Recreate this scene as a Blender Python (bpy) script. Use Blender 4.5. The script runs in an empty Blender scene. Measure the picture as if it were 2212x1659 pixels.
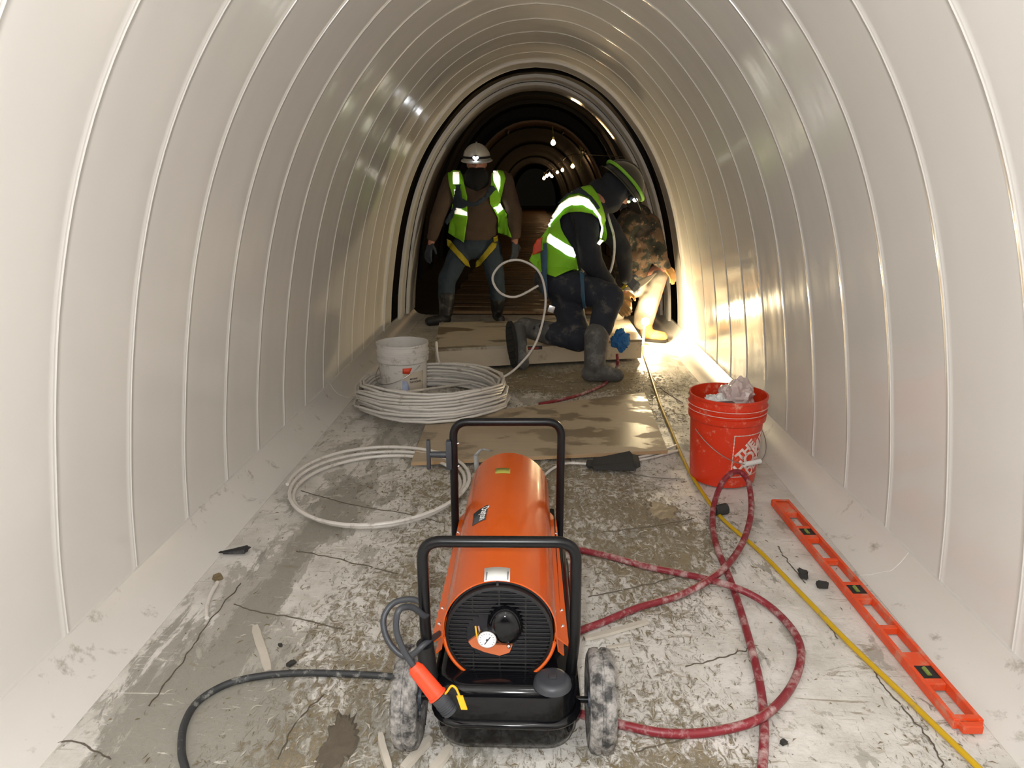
import bpy, bmesh, math, random
from math import sin, cos, pi, radians, atan2, sqrt
from mathutils import Vector, Matrix, noise
from mathutils.bvhtree import BVHTree
import numpy as np
random.seed(7)
C = bpy.context.scene.collection
S = bpy.context.scene

# ------------------------------------------------------------------ camera
F_PX, CAM_H, VPX, VPY = 1550.0, 1.18, 1155.0, 400.0
a_ = (VPX-1106)/F_PX; b_ = (829.5-VPY)/F_PX
n_ = sqrt(a_*a_+b_*b_+1); Yc = Vector((a_, b_, 1))/n_
Zc = Vector((0, Yc.z, -Yc.y)).normalized(); Xc = Vector((Yc.y*Zc.z-Yc.z*Zc.y, Yc.z*Zc.x-Yc.x*Zc.z, Yc.x*Zc.y-Yc.y*Zc.x))
if Xc.x < 0: Xc = -Xc
right = Vector((Xc.x, Yc.x, Zc.x)); up = Vector((Xc.y, Yc.y, Zc.y)); fwd = Vector((Xc.z, Yc.z, Zc.z))
CAM = Vector((0, 0, CAM_H))
cam = bpy.data.objects.new('camera', bpy.data.cameras.new('camera')); C.objects.link(cam)
cam.matrix_world = Matrix(((right.x, up.x, -fwd.x, 0), (right.y, up.y, -fwd.y, 0), (right.z, up.z, -fwd.z, CAM_H), (0, 0, 0, 1)))
cam.data.sensor_width = 36; cam.data.lens = F_PX/2212*36; cam.data.clip_start = .02
S.camera = cam

# ------------------------------------------------------------------ world, light, exposure
w = bpy.data.worlds.new('world'); S.world = w; w.use_nodes = True
w.node_tree.nodes['Background'].inputs[0].default_value = (.9, .75, .55, 1)
w.node_tree.nodes['Background'].inputs[1].default_value = .004
S.view_settings.view_transform = 'Standard'; S.view_settings.look = 'None'
S.view_settings.exposure = .07; S.view_settings.gamma = 1; S.view_settings.use_curve_mapping = False

def lamp(name, loc, energy, color=(1, 1, 1), r=.03, parent=None, typ='POINT', **k):
    l = bpy.data.lights.new(name, typ); l.energy = energy; l.color = color
    if typ in ('POINT', 'SPOT'): l.shadow_soft_size = r
    for a, v in k.items(): setattr(l, a, v)
    o = bpy.data.objects.new(name, l); C.objects.link(o)
    if parent: o.parent = parent; o.location = Vector(loc)-ORG[parent.name]
    else: o.location = loc
    return o
ORG = {}
FLASH = lamp('camera_flash', CAM+right*-.045+up*.05-fwd*.02, 66, (.985, .995, 1.0), .02)
lamp('fill_lamp_behind', (.25, -2.2, 1.75), 1.5, (1, .86, .70), .12)  # unseen fill lamp added behind the camera for brightness
lamp('fill_lamp_behind_far', (.1, -2.6, 1.2), 1.5, (1, .92, .84), .2)  # second added fill lamp, out of view and further back

def ray(u, v): return right*((u-1106)/F_PX)+up*((829.5-v)/F_PX)+fwd
def at(u, v, Y):
    d = ray(u, v); return CAM+d*(Y/d.y)
def on(u, v, z=0.0):
    d = ray(u, v); return CAM+d*((z-CAM_H)/d.z)
def atz(u, v, Y, z):          # keep the plan position of a pixel at depth Y, force the height
    p = at(u, v, Y); return Vector((p.x, p.y, z))
def px(p):
    d = p-CAM; k = d.dot(fwd); return (1106+F_PX*d.dot(right)/k, 829.5-F_PX*d.dot(up)/k)

# ------------------------------------------------------------------ materials
class NT:
    def __init__(s, name):
        s.m = bpy.data.materials.new(name); s.m.use_nodes = True; s.t = s.m.node_tree
        s.b = s.t.nodes['Principled BSDF']; s.tc = None
    def n(s, typ, **k):
        o = s.t.nodes.new(typ)
        for a, v in k.items(): setattr(o, a, v)
        return o
    def l(s, a, b): s.t.links.new(a, b)
    def coord(s, scale=(1, 1, 1), rot=(0, 0, 0), gen=False):
        if not s.tc: s.tc = s.n('ShaderNodeTexCoord')
        mp = s.n('ShaderNodeMapping'); mp.inputs['Scale'].default_value = scale; mp.inputs['Rotation'].default_value = rot
        s.l(s.tc.outputs['Object'], mp.inputs[0]); return mp.outputs[0]
    def noise(s, scale, detail=5, rough=.6, co=None, dist=0):
        o = s.n('ShaderNodeTexNoise'); o.inputs['Scale'].default_value = scale; o.inputs['Detail'].default_value = detail
        o.inputs['Roughness'].default_value = rough; o.inputs['Distortion'].default_value = dist
        s.l(co if co else s.coord(), o.inputs['Vector']); return o.outputs[0]
    def ramp(s, fac, a, b, ca=(0, 0, 0, 1), cb=(1, 1, 1, 1)):
        o = s.n('ShaderNodeValToRGB'); e = o.color_ramp.elements
        e[0].position = a; e[1].position = b; e[0].color = ca; e[1].color = cb
        s.l(fac, o.inputs[0]); return o.outputs[0]
    def mix(s, fac, a, b):
        o = s.n('ShaderNodeMix', data_type='RGBA')
        for i, x in ((0, fac), (6, a), (7, b)):
            if isinstance(x, (int, float)): o.inputs[i].default_value = x
            elif isinstance(x, tuple): o.inputs[i].default_value = x if len(x) == 4 else x+(1,)
            else: s.l(x, o.inputs[i])
        return o.outputs[2]
    def math(s, op, a, b=None):
        o = s.n('ShaderNodeMath', operation=op)
        for i, x in ((0, a), (1, b)):
            if x is None: continue
            if isinstance(x, (int, float)): o.inputs[i].default_value = x
            else: s.l(x, o.inputs[i])
        return o.outputs[0]
    def bump(s, h, strength=.3, dist=.005):
        o = s.n('ShaderNodeBump'); o.inputs['Strength'].default_value = strength; o.inputs['Distance'].default_value = dist
        s.l(h, o.inputs['Height']); s.l(o.outputs[0], s.b.inputs['Normal'])
    def attr(s, name):
        o = s.n('ShaderNodeAttribute'); o.attribute_name = name; return o.outputs['Fac']

def mat(name, col, rough=.5, metal=0, var=.12, vscale=12, bump=.0, bscale=60, dirt=None, dirt_amt=.5, dscale=14, coat=0, spec=.5):
    """plain procedural material: colour with soft mottling, optional dirt and relief"""
    t = NT(name); c = col+(1,)
    d = tuple(x*(1-var) for x in col)+(1,); l = tuple(min(1, x*(1+var)) for x in col)+(1,)
    cc = t.mix(t.noise(vscale, 4), d, l)
    if dirt:
        f = t.ramp(t.noise(dscale, 8, .7), .62-dirt_amt*.25, .72-dirt_amt*.12)
        cc = t.mix(f, cc, dirt+(1,))
        t.l(t.math('ADD', t.math('MULTIPLY', f, .35), rough), t.b.inputs['Roughness'])
    else: t.b.inputs['Roughness'].default_value = rough
    t.l(cc, t.b.inputs['Base Color'])
    t.b.inputs['Metallic'].default_value = metal
    t.b.inputs['Coat Weight'].default_value = coat; t.b.inputs['Coat Roughness'].default_value = .06
    t.b.inputs['Specular IOR Level'].default_value = spec
    if bump: t.bump(t.noise(bscale, 6), bump, .003)
    return t.m
def emit(name, col, s):
    t = NT(name); t.b.inputs['Emission Color'].default_value = col+(1,); t.b.inputs['Emission Strength'].default_value = s
    t.b.inputs['Base Color'].default_value = col+(1,); return t.m

def liner_mat():
    t = NT('white_pvc_liner')
    c = t.mix(t.noise(1.3, 3), (.765, .74, .70, 1), (.82, .795, .76, 1))
    # splashes of mud low on the wall
    sep = t.n('ShaderNodeSeparateXYZ'); t.l(t.coord(), sep.inputs[0])
    low = t.n('ShaderNodeMapRange'); low.inputs[1].default_value = .55; low.inputs[2].default_value = .02; t.l(sep.outputs[2], low.inputs[0])
    sp = t.ramp(t.noise(9, 8, .72), .72, .75)
    c = t.mix(t.math('MULTIPLY', t.math('MULTIPLY', sp, low.outputs[0]), .6), c, (.30, .24, .18, 1))
    t.l(c, t.b.inputs['Base Color'])
    t.l(t.ramp(t.noise(5, 3, .5, t.coord((1, 6, 1))), .3, .75, (.10, .10, .10, 1), (.19, .19, .19, 1)), t.b.inputs['Roughness'])
    t.bump(t.noise(3.0, 2, .4, t.coord((1, 1.6, .6))), .18, .02)
    return t.m
def floor_mat():
    t = NT('dirty_white_floor')
    base = t.mix(t.ramp(t.noise(7, 6, .65), .30, .60), (.52, .49, .44, 1), (.74, .71, .665, 1))
    mud = t.attr('mud'); grey = t.attr('grey')
    # thin scratches running in two directions
    for sc, rt, th in (((2, 26, 1), .35, .64), ((26, 3, 1), .12, .66), ((3, 40, 1), -.5, .67)):
        s_ = t.ramp(t.noise(3, 5, .6, t.coord(sc, (0, 0, rt)), .4), th, th+.03)
        base = t.mix(t.math('MULTIPLY', s_, .45), base, (.33, .30, .24, 1))
    g = t.ramp(t.math('ADD', t.noise(5, 9, .68, t.coord((1.6, .8, 1)), .3), t.math('MULTIPLY', grey, .20)), .60, .63)
    c = t.mix(t.math('MULTIPLY', g, .8), base, (.36, .34, .295, 1))
    # brown mud clumps, fine and torn
    gs = t.math('ADD', t.noise(4, 10, .75, t.coord((2.6, .7, 1), (0, 0, .10)), .4), t.math('MULTIPLY', grey, .13))
    c = t.mix(t.math('MULTIPLY', t.ramp(gs, .60, .63), .8), c, (.27, .255, .215, 1))
    f1 = t.math('ADD', t.noise(34, 10, .82, t.coord((1.3, .7, 1), (0, 0, .5)), 1.0), t.math('MULTIPLY', mud, .21))
    m1 = t.ramp(f1, .60, .67)
    c = t.mix(m1, c, t.mix(t.noise(40, 4), (.15, .115, .065, 1), (.34, .28, .18, 1)))
    f2 = t.math('ADD', t.noise(9, 10, .8), t.math('MULTIPLY', mud, .19))
    m2 = t.ramp(f2, .66, .71)
    c = t.mix(t.math('MULTIPLY', m2, .7), c, (.255, .21, .14, 1))
    for rt, sc_, th in ((.9, 13, .60), (.35, 9, .62)):
        sm = t.math('ADD', t.noise(sc_, 10, .78, t.coord((.35, 1.6, 1), (0, 0, rt)), .9), t.math('MULTIPLY', mud, .07))
        c = t.mix(t.math('MULTIPLY', t.ramp(sm, th, th+.035), .75), c, (.27, .225, .155, 1))
        sm2 = t.noise(sc_*1.3, 10, .78, t.coord((.4, 1.8, 1), (0, 0, rt+.3)), .9)
        c = t.mix(t.math('MULTIPLY', t.ramp(sm2, th+.0, th+.04), .7), c, (.78, .74, .68, 1))
    sp = t.ramp(t.noise(60, 4, .6), .69, .72)
    c = t.mix(sp, c, (.12, .10, .08, 1))
    t.l(c, t.b.inputs['Base Color'])
    r = t.mix(t.ramp(t.noise(4, 5), .4, .62), (.28, .28, .28, 1), (.62, .62, .62, 1))
    r = t.mix(m1, r, (.8, .8, .8, 1)); t.l(r, t.b.inputs['Roughness'])
    hgt = t.math('ADD', t.math('MULTIPLY', m1, .8), t.math('ADD', t.math('MULTIPLY', m2, .5), t.noise(45, 7, .7)))
    t.bump(hgt, .55, .006)
    return t.m
def board_mat(name, c1, c2, stain, amt=.55, grain=(1, 14, 14), sscale=3.5):
    t = NT(name)
    c = t.mix(t.noise(5, 6, .6, t.coord(grain)), c1+(1,), c2+(1,))
    s_ = t.ramp(t.noise(sscale, 5, .6, t.coord((1, 1.6, 1))), .60-amt*.1, .64-amt*.1)
    c = t.mix(t.math('MULTIPLY', s_, .8), c, stain+(1,))
    s2 = t.ramp(t.noise(22, 7, .7), .62, .68)
    c = t.mix(t.math('MULTIPLY', s2, .5), c, tuple(x*1.4 for x in stain)+(1,))
    t.l(c, t.b.inputs['Base Color'])
    t.l(t.mix(s_, (.6, .6, .6, 1), (.3, .3, .3, 1)), t.b.inputs['Roughness'])
    t.bump(t.noise(30, 6, .6, t.coord(grain)), .2, .002); return t.m
def camo_mat():
    t = NT('camouflage_cloth')
    a = t.ramp(t.noise(9, 3, .5, None, .6), .48, .5); b = t.ramp(t.noise(13, 4, .5, t.coord((1, 1, 1), (1, 2, 0)), .5), .52, .54)
    c = t.mix(a, (.035, .026, .018, 1), (.085, .05, .028, 1)); c = t.mix(b, c, (.014, .016, .011, 1))
    d = t.ramp(t.noise(24, 3), .62, .64); c = t.mix(d, c, (.15, .09, .05, 1))
    t.l(c, t.b.inputs['Base Color']); t.b.inputs['Roughness'].default_value = .8; t.bump(t.noise(30, 5), .4, .006); return t.m
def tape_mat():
    # retroreflective tape: its flash glare is painted as a diffuse colour brighter than white
    t = NT('overbright_reflective_tape'); d = t.n('ShaderNodeBsdfDiffuse'); d.inputs[0].default_value = (6.5, 6.8, 7.4, 1)
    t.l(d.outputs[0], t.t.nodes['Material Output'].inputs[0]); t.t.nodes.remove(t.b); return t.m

M = dict(
 liner=liner_mat(), floor=floor_mat(),
 cove=mat('cove_plastic', (.73, .70, .66), .32, var=.06, vscale=3, dirt=(.36, .33, .28), dirt_amt=.12, dscale=9),
 edge=mat('liner_cut_edge', (.74, .71, .68), .5, var=.04),
 orange=mat('orange_painted_steel', (.62, .092, .005), .24, var=.05, coat=.5),
 orange_in=mat('orange_fan_blade', (.55, .14, .05), .4),
 black=mat('gloss_black_enamel', (.004, .004, .005), .10, coat=.0, spec=.35),
 tube=mat('black_tube_paint', (.004, .004, .005), .3, coat=0, spec=.3),
 plastic=mat('matt_black_plastic', (.007, .007, .008), .45),
 greyplastic=mat('dark_grey_plastic', (.035, .038, .045), .45),
 tyre=mat('muddy_tyre_rubber', (.035, .034, .034), .75, dirt=(.36, .34, .32), dirt_amt=.9, dscale=34, bump=.5),
 steel=mat('zinc_screw', (.75, .75, .76), .25, 1, var=.05),
 wire=mat('wire_steel', (.35, .34, .32), .35, .9),
 hubm=mat('wheel_hub', (.07, .08, .10), .45),
 gauge=mat('gauge_white', (.82, .84, .86), .3, var=.02),
 paper=mat('white_label_paper', (.75, .75, .73), .55, var=.03),
 ink=mat('dark_ink', (.03, .03, .035), .5),
 inkgrey=mat('grey_ink', (.22, .22, .23), .5),
 olive=mat('olive_sticker', (.34, .33, .06), .4),
 plugred=mat('orange_red_connector', (.85, .06, .015), .4),
 yellow=mat('yellow_tag', (.85, .42, .01), .5),
 cable=mat('black_rubber_cable', (.03, .032, .034), .55, dirt=(.3, .29, .27), dirt_amt=.35, dscale=30),
 redhose=mat('red_rubber_hose', (.23, .018, .028), .42, dirt=(.50, .36, .34), dirt_amt=.55, dscale=22),
 yhose=mat('yellow_hose', (.60, .37, .01), .42, dirt=(.35, .27, .12), dirt_amt=.2, dscale=20),
 whitetube=mat('white_plastic_tube', (.70, .66, .61), .38, var=.05, vscale=5, dirt=(.46, .41, .35), dirt_amt=.25, dscale=18),
 bucketw=mat('white_bucket_plastic', (.68, .65, .61), .38, var=.05, vscale=5, dirt=(.30, .26, .21), dirt_amt=.30, dscale=16),
 bucketo=mat('orange_bucket_plastic', (.70, .040, .010), .33, var=.05, dirt=(.78, .30, .20), dirt_amt=.22, dscale=24),
 print_white=mat('white_print', (.80, .62, .56), .45, var=.08),
 red=mat('red_print', (.75, .07, .02), .5), blueprint=mat('blue_grey_print', (.36, .42, .60), .5, var=.3, vscale=25),
 tan=mat('tan_print', (.52, .45, .36), .6),
 level=mat('orange_level_plastic', (.76, .075, .014), .45, dirt=(.62, .26, .17), dirt_amt=.45, dscale=20),
 vial=mat('vial_fluid', (.22, .28, .06), .15), foam=mat('black_foam', (.035, .033, .03), .9, bump=.6),
 ply=board_mat('plywood', (.37, .29, .20), (.47, .385, .27), (.20, .15, .09), .9),
 plyside=board_mat('plywood_edge', (.42, .27, .14), (.50, .34, .19), (.30, .16, .06), .4, (3, 3, 60)),
 platform=board_mat('platform_plywood', (.42, .36, .27), (.52, .46, .36), (.17, .12, .07), .9, (1, 10, 10), 2.6),
 platface=board_mat('platform_face_timber', (.50, .42, .31), (.58, .50, .38), (.34, .27, .19), .1, (1, 10, 10)),
 plank=board_mat('wet_brown_plank', (.26, .16, .08), (.36, .22, .11), (.12, .07, .035), .6, (10, 1, 10)),
 mud=mat('wet_mud', (.20, .155, .105), .3, var=.3, vscale=30, bump=.8, bscale=40),
 mudd=mat('dark_mud', (.11, .09, .065), .5, var=.4, vscale=30, bump=.8, bscale=40),
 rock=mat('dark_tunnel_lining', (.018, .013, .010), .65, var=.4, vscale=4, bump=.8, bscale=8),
 rock_shaded=mat('shaded_tunnel_lining', (.005, .0038, .003), .8, var=.4, vscale=4, bump=.8, bscale=8),  # copy of the rock lining, unlit depth painted in as darker colour
 rib=mat('rusty_steel_rib', (.20, .11, .05), .42, .4, var=.4, vscale=9),
 hivis=mat('hi_vis_lime_fabric', (.26, .62, .02), .75, var=.08, vscale=20), tape=tape_mat(),
 brownj=mat('brown_work_jacket', (.085, .055, .038), .9, var=.2, bump=.5, bscale=26),
 navy=mat('dark_navy_hoodie', (.013, .015, .022), .9, var=.3, bump=.5, bscale=22),
 jeans=mat('blue_jeans', (.035, .053, .075), .9, var=.3, vscale=18, bump=.4, bscale=30),
 dpants=mat('dark_muddy_trousers', (.018, .022, .035), .85, var=.3, dirt=(.11, .10, .09), dirt_amt=.35, dscale=12, bump=.5, bscale=20),
 lpants=mat('pale_work_trousers', (.28, .255, .215), .9, var=.15, bump=.4, bscale=20),
 boot=mat('dark_rubber_boot', (.018, .018, .02), .5, dirt=(.14, .13, .12), dirt_amt=.4),
 bootmud=mat('mud_coated_boot', (.085, .083, .08), .7, dirt=(.22, .21, .20), dirt_amt=.5, bump=.4),
 boottan=mat('tan_leather_boot', (.40, .20, .07), .6, dirt=(.5, .36, .2), dirt_amt=.4),
 sole=mat('boot_sole', (.02, .019, .017), .8), skin=mat('skin', (.42, .20, .14), .6, var=.08),
 glove=mat('blue_grey_glove', (.04, .05, .07), .8, var=.2), glovetan=mat('tan_glove', (.50, .28, .10), .7),
 gaiter=mat('black_neck_gaiter', (.006, .006, .008), .9), hatw=mat('white_hard_hat', (.60, .58, .54), .35),
 hatb=mat('black_hard_hat', (.02, .02, .022), .22, coat=.3), lime=mat('lime_band', (.20, .50, .03), .6),
 strapb=mat('blue_black_webbing', (.02, .035, .055), .7), strapblue=mat('blue_webbing', (.04, .10, .17), .7),
 strapy=mat('yellow_webbing', (.42, .34, .015), .7), camo=camo_mat(), blue=mat('blue_rag', (.03, .16, .42), .8, var=.3, vscale=25, bump=.6, bscale=25),
 rope=mat('straw_rope', (.45, .38, .12), .8), redbox=mat('red_tin', (.45, .05, .03), .5),
 bulb=emit('glowing_bulb', (1, .78, .42), 60), bulb2=emit('glowing_far_bulb', (1, .62, .30), 30), ledw=emit('led_light', (.9, .95, 1), 12),
 ledg=emit('led_green_light', (.55, .8, .45), 1.4), rag=mat('crumpled_clear_bag', (.62, .50, .47), .3, var=.15, vscale=14, bump=.6, bscale=20),
 cup=mat('brown_carton', (.16, .085, .075), .6), chip=mat('pale_wood_shaving', (.52, .47, .40), .8, var=.2),
 chipd=mat('brown_straw', (.20, .15, .08), .85, var=.35), slab=mat('dark_floor_slab', (.10, .085, .065), .4, var=.4, vscale=6, bump=.4),
 silver=mat('grey_duct_tape', (.34, .34, .33), .45),
)

# ------------------------------------------------------------------ mesh helpers
def new_bm(): return bmesh.new()
def box(bm, c, s, rot=None, bevel=0):
    r = bmesh.ops.create_cube(bm, size=1); v = r['verts']
    m = Matrix.Translation(Vector(c)) @ (rot.to_4x4() if rot else Matrix.Identity(4)) @ Matrix.Diagonal((*s, 1))
    bmesh.ops.transform(bm, matrix=m, verts=v)
    if bevel:
        e = list({e for x in v for e in x.link_edges})
        bmesh.ops.bevel(bm, geom=e, offset=bevel, segments=2, affect='EDGES', profile=.6)
def frame_from(d):
    d = d.normalized(); u = Vector((0, 0, 1)) if abs(d.z) < .9 else Vector((1, 0, 0))
    x = u.cross(d).normalized(); return x, d.cross(x)
def cyl(bm, p0, p1, r0, r1=None, seg=16, caps=True):
    p0 = Vector(p0); p1 = Vector(p1); r1 = r0 if r1 is None else r1
    x, y = frame_from(p1-p0); A = []; B = []
    for i in range(seg):
        t = 2*pi*i/seg; d = x*cos(t)+y*sin(t); A.append(bm.verts.new(p0+d*r0)); B.append(bm.verts.new(p1+d*r1))
    for i in range(seg): j = (i+1) % seg; bm.faces.new((A[i], A[j], B[j], B[i]))
    if caps: bm.faces.new(A[::-1]); bm.faces.new(B)
def sphere(bm, c, r, seg=16, rot=None):
    s = r if isinstance(r, tuple) else (r, r, r)
    m = Matrix.Translation(Vector(c)) @ (rot.to_4x4() if rot else Matrix.Identity(4)) @ Matrix.Diagonal((*s, 1))
    bmesh.ops.create_uvsphere(bm, u_segments=seg, v_segments=max(6, seg//2+2), radius=1, matrix=m)
def cat(P, n=8, closed=False):
    P = [Vector(p) for p in P]; out = []; N = len(P)
    for i in range(N if closed else N-1):
        if closed: a, b, c, d = P[i-1], P[i], P[(i+1) % N], P[(i+2) % N]
        else: a, b, c, d = P[max(i-1, 0)], P[i], P[i+1], P[min(i+2, N-1)]
        for k in range(n):
            t = k/n; out.append(.5*((2*b)+(-a+c)*t+(2*a-5*b+4*c-d)*t*t+(-a+3*b-3*c+d)*t**3))
    if not closed: out.append(P[-1])
    return out
def tube(bm, P, r, seg=10, closed=False):
    P = [Vector(p) for p in P]; N = len(P); rings = []; x = None
    for i, p in enumerate(P):
        a = P[i-1] if (i or closed) else p; b = P[(i+1) % N] if (i < N-1 or closed) else p
        d = (b-a).normalized()
        if x is None: x, _ = frame_from(d)
        x = (x-d*x.dot(d)).normalized(); y = d.cross(x)
        rr = r(i/(N-1)) if callable(r) else r
        rings.append([bm.verts.new(p+(x*cos(2*pi*k/seg)+y*sin(2*pi*k/seg))*rr) for k in range(seg)])
    for i in range(N if closed else N-1):
        A = rings[i]; B = rings[(i+1) % N]
        for k in range(seg): j = (k+1) % seg; bm.faces.new((A[k], A[j], B[j], B[k]))
    if not closed: bm.faces.new(rings[0][::-1]); bm.faces.new(rings[-1])
def lathe(bm, prof, c=(0, 0, 0), seg=48, wob=0, close=False):
    c = Vector(c); R = []
    for r, z in prof: R.append([bm.verts.new(c+Vector((r*cos(2*pi*k/seg), r*sin(2*pi*k/seg), z))) for k in range(seg)])
    for i in range(len(R)-1):
        for k in range(seg): j = (k+1) % seg; bm.faces.new((R[i][k], R[i][j], R[i+1][j], R[i+1][k]))
    return R
def prism(bm, poly, z0, z1, f=lambda x, y, z: Vector((x, y, z))):
    A = [bm.verts.new(f(x, y, z0)) for x, y in poly]; B = [bm.verts.new(f(x, y, z1)) for x, y in poly]
    n = len(poly); bm.faces.new(A[::-1]); bm.faces.new(B)
    for i in range(n): j = (i+1) % n; bm.faces.new((A[i], A[j], B[j], B[i]))
def rrect(w_, d_, r, n=5, cx=0, cy=0):
    out = []
    for sx, sy, a0 in ((1, 1, 0), (-1, 1, 90), (-1, -1, 180), (1, -1, 270)):
        for k in range(n+1):
            a = radians(a0+90*k/n); out.append((cx+sx*(w_/2-r)+r*cos(a), cy+sy*(d_/2-r)+r*sin(a)))
    return out
def loft(bm, loops, caps=True):
    R = [[bm.verts.new(p) for p in L] for L in loops]; n = len(R[0])
    for i in range(len(R)-1):
        for k in range(n): j = (k+1) % n; bm.faces.new((R[i][k], R[i][j], R[i+1][j], R[i+1][k]))
    if caps: bm.faces.new(R[0][::-1]); bm.faces.new(R[-1])
def tag(o, label=None, cat_=None, group=None, kind=None):
    if label: o['label'] = label
    if cat_: o['category'] = cat_
    if group: o['group'] = group
    if kind: o['kind'] = kind
    return o
def obj(name, bm, m, parent=None, smooth=True, angle=38, base=True, solid=0, keep=None):
    """link a world-space bmesh as ONE mesh object (origin at its base, or relative to its parent)"""
    me = bpy.data.meshes.new(name)
    if isinstance(bm, bmesh.types.BMesh):
        bmesh.ops.recalc_face_normals(bm, faces=bm.faces[:]) if keep is None else None
        if smooth:
            for f in bm.faces: f.smooth = True
            for e in bm.edges:
                if len(e.link_faces) == 2 and e.calc_face_angle(0) > radians(angle): e.smooth = False
        bm.to_mesh(me); bm.free()
    else: me = bm
    o = bpy.data.objects.new(name, me); C.objects.link(o)
    if m: me.materials.clear(); me.materials.append(m)
    if parent:
        off = ORG[parent.name]; o.parent = parent; ORG[o.name] = off
    else:
        if base and len(me.vertices):
            co = np.empty(len(me.vertices)*3); me.vertices.foreach_get('co', co); co = co.reshape(-1, 3)
            lo = co.min(0); hi = co.max(0); off = Vector(((lo[0]+hi[0])/2, (lo[1]+hi[1])/2, lo[2]))
        else: off = Vector((0, 0, 0))
        o.location = off; ORG[o.name] = off
    me.transform(Matrix.Translation(-ORG[o.name]))
    if solid:
        s = o.modifiers.new('thickness', 'SOLIDIFY'); s.thickness = solid; s.offset = 0
    return o
def thing(name, loc, label=None, cat_=None, group=None, kind=None):
    o = bpy.data.objects.new(name, None); C.objects.link(o); o.location = loc; o.empty_display_size = .1
    ORG[o.name] = Vector(loc); return tag(o, label, cat_, group, kind)
def bvh_of(*os):
    V = []; Fc = []
    for o in os:
        b = len(V); off = ORG[o.name]
        V += [v.co+off for v in o.data.vertices]; Fc += [[b+i for i in p.vertices] for p in o.data.polygons]
    return BVHTree.FromPolygons(V, Fc)
def body(name, shapes, m, parent, voxel=.012, smooth=4, fac=.6, disp=0):
    """one continuous surface grown round capsules ('c', p0, r0, p1, r1) and ellipsoids ('e', c, (rx,ry,rz), rot)"""
    bm = new_bm()
    for s in shapes:
        if s[0] == 'c':
            _, p0, r0, p1, r1 = s; p0 = Vector(p0); p1 = Vector(p1)
            sphere(bm, p0, r0, 14); sphere(bm, p1, r1, 14)
            if (p1-p0).length > 1e-4: cyl(bm, p0, p1, r0, r1, 14)
        else: sphere(bm, s[1], s[2], 18, s[3] if len(s) > 3 else None)
    me = bpy.data.meshes.new('t'); bm.to_mesh(me); bm.free()
    o = bpy.data.objects.new('t', me); C.objects.link(o)
    r = o.modifiers.new('r', 'REMESH'); r.mode = 'VOXEL'; r.voxel_size = voxel
    s_ = o.modifiers.new('s', 'SMOOTH'); s_.factor = fac; s_.iterations = smooth
    dg = bpy.context.evaluated_depsgraph_get(); m2 = bpy.data.meshes.new_from_object(o.evaluated_get(dg))
    bpy.data.objects.remove(o); bpy.data.meshes.remove(me)
    for p in m2.polygons: p.use_smooth = True
    if disp:
        for v in m2.vertices:
            n = noise.noise(v.co*11)+.5*noise.noise(v.co*26); v.co += v.normal*n*disp
    return obj(name, m2, m, parent)
def decal(name, poly, bvh, m, parent, off=.012, thick=.004, step=6, Y=None, fallback=None):
    """cloth or print lying on a surface: a clipped grid dropped onto the surface, with its own thickness"""
    bm = new_bm(); vs = [bm.verts.new((x, y, 0)) for x, y in poly]; bm.faces.new(vs)
    xs = [p[0] for p in poly]; ys = [p[1] for p in poly]
    for ax, lo, hi in ((0, min(xs), max(xs)), (1, min(ys), max(ys))):
        k = lo+step
        while k < hi:
            n = (1, 0, 0) if ax == 0 else (0, 1, 0); c = (k, 0, 0) if ax == 0 else (0, k, 0)
            bmesh.ops.bisect_plane(bm, geom=bm.verts[:]+bm.edges[:]+bm.faces[:], plane_co=c, plane_no=n, dist=1e-4); k += step
    for v in bm.verts:
        d = ray(v.co.x, v.co.y).normalized(); h, n, _, _ = bvh.ray_cast(CAM, d)
        if h is None or (Y and abs(h.y-Y) > .6):
            g = at(v.co.x, v.co.y, Y or 5); h, n, _, _ = bvh.find_nearest(g)
            q = (g-CAM).normalized(); h = CAM+q*((h-CAM).length)
            n = -d
        if n.dot(d) > 0: n = -n
        v.co = h+n*off*.5-d*off*.5
    bmesh.ops.recalc_face_normals(bm, faces=bm.faces[:])
    return obj(name, bm, m, parent, solid=thick)
_text = {}
def text_bm(s, size=1, bold=.0):
    cu = bpy.data.curves.new('t', 'FONT'); cu.body = s; cu.size = size; cu.offset = bold; cu.align_x = 'CENTER'; cu.align_y = 'CENTER'; cu.resolution_u = 3
    o = bpy.data.objects.new('t', cu); C.objects.link(o); dg = bpy.context.evaluated_depsgraph_get()
    me = bpy.data.meshes.new_from_object(o.evaluated_get(dg)); bm = new_bm(); bm.from_mesh(me)
    bpy.data.objects.remove(o); bpy.data.meshes.remove(me); return bm

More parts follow.
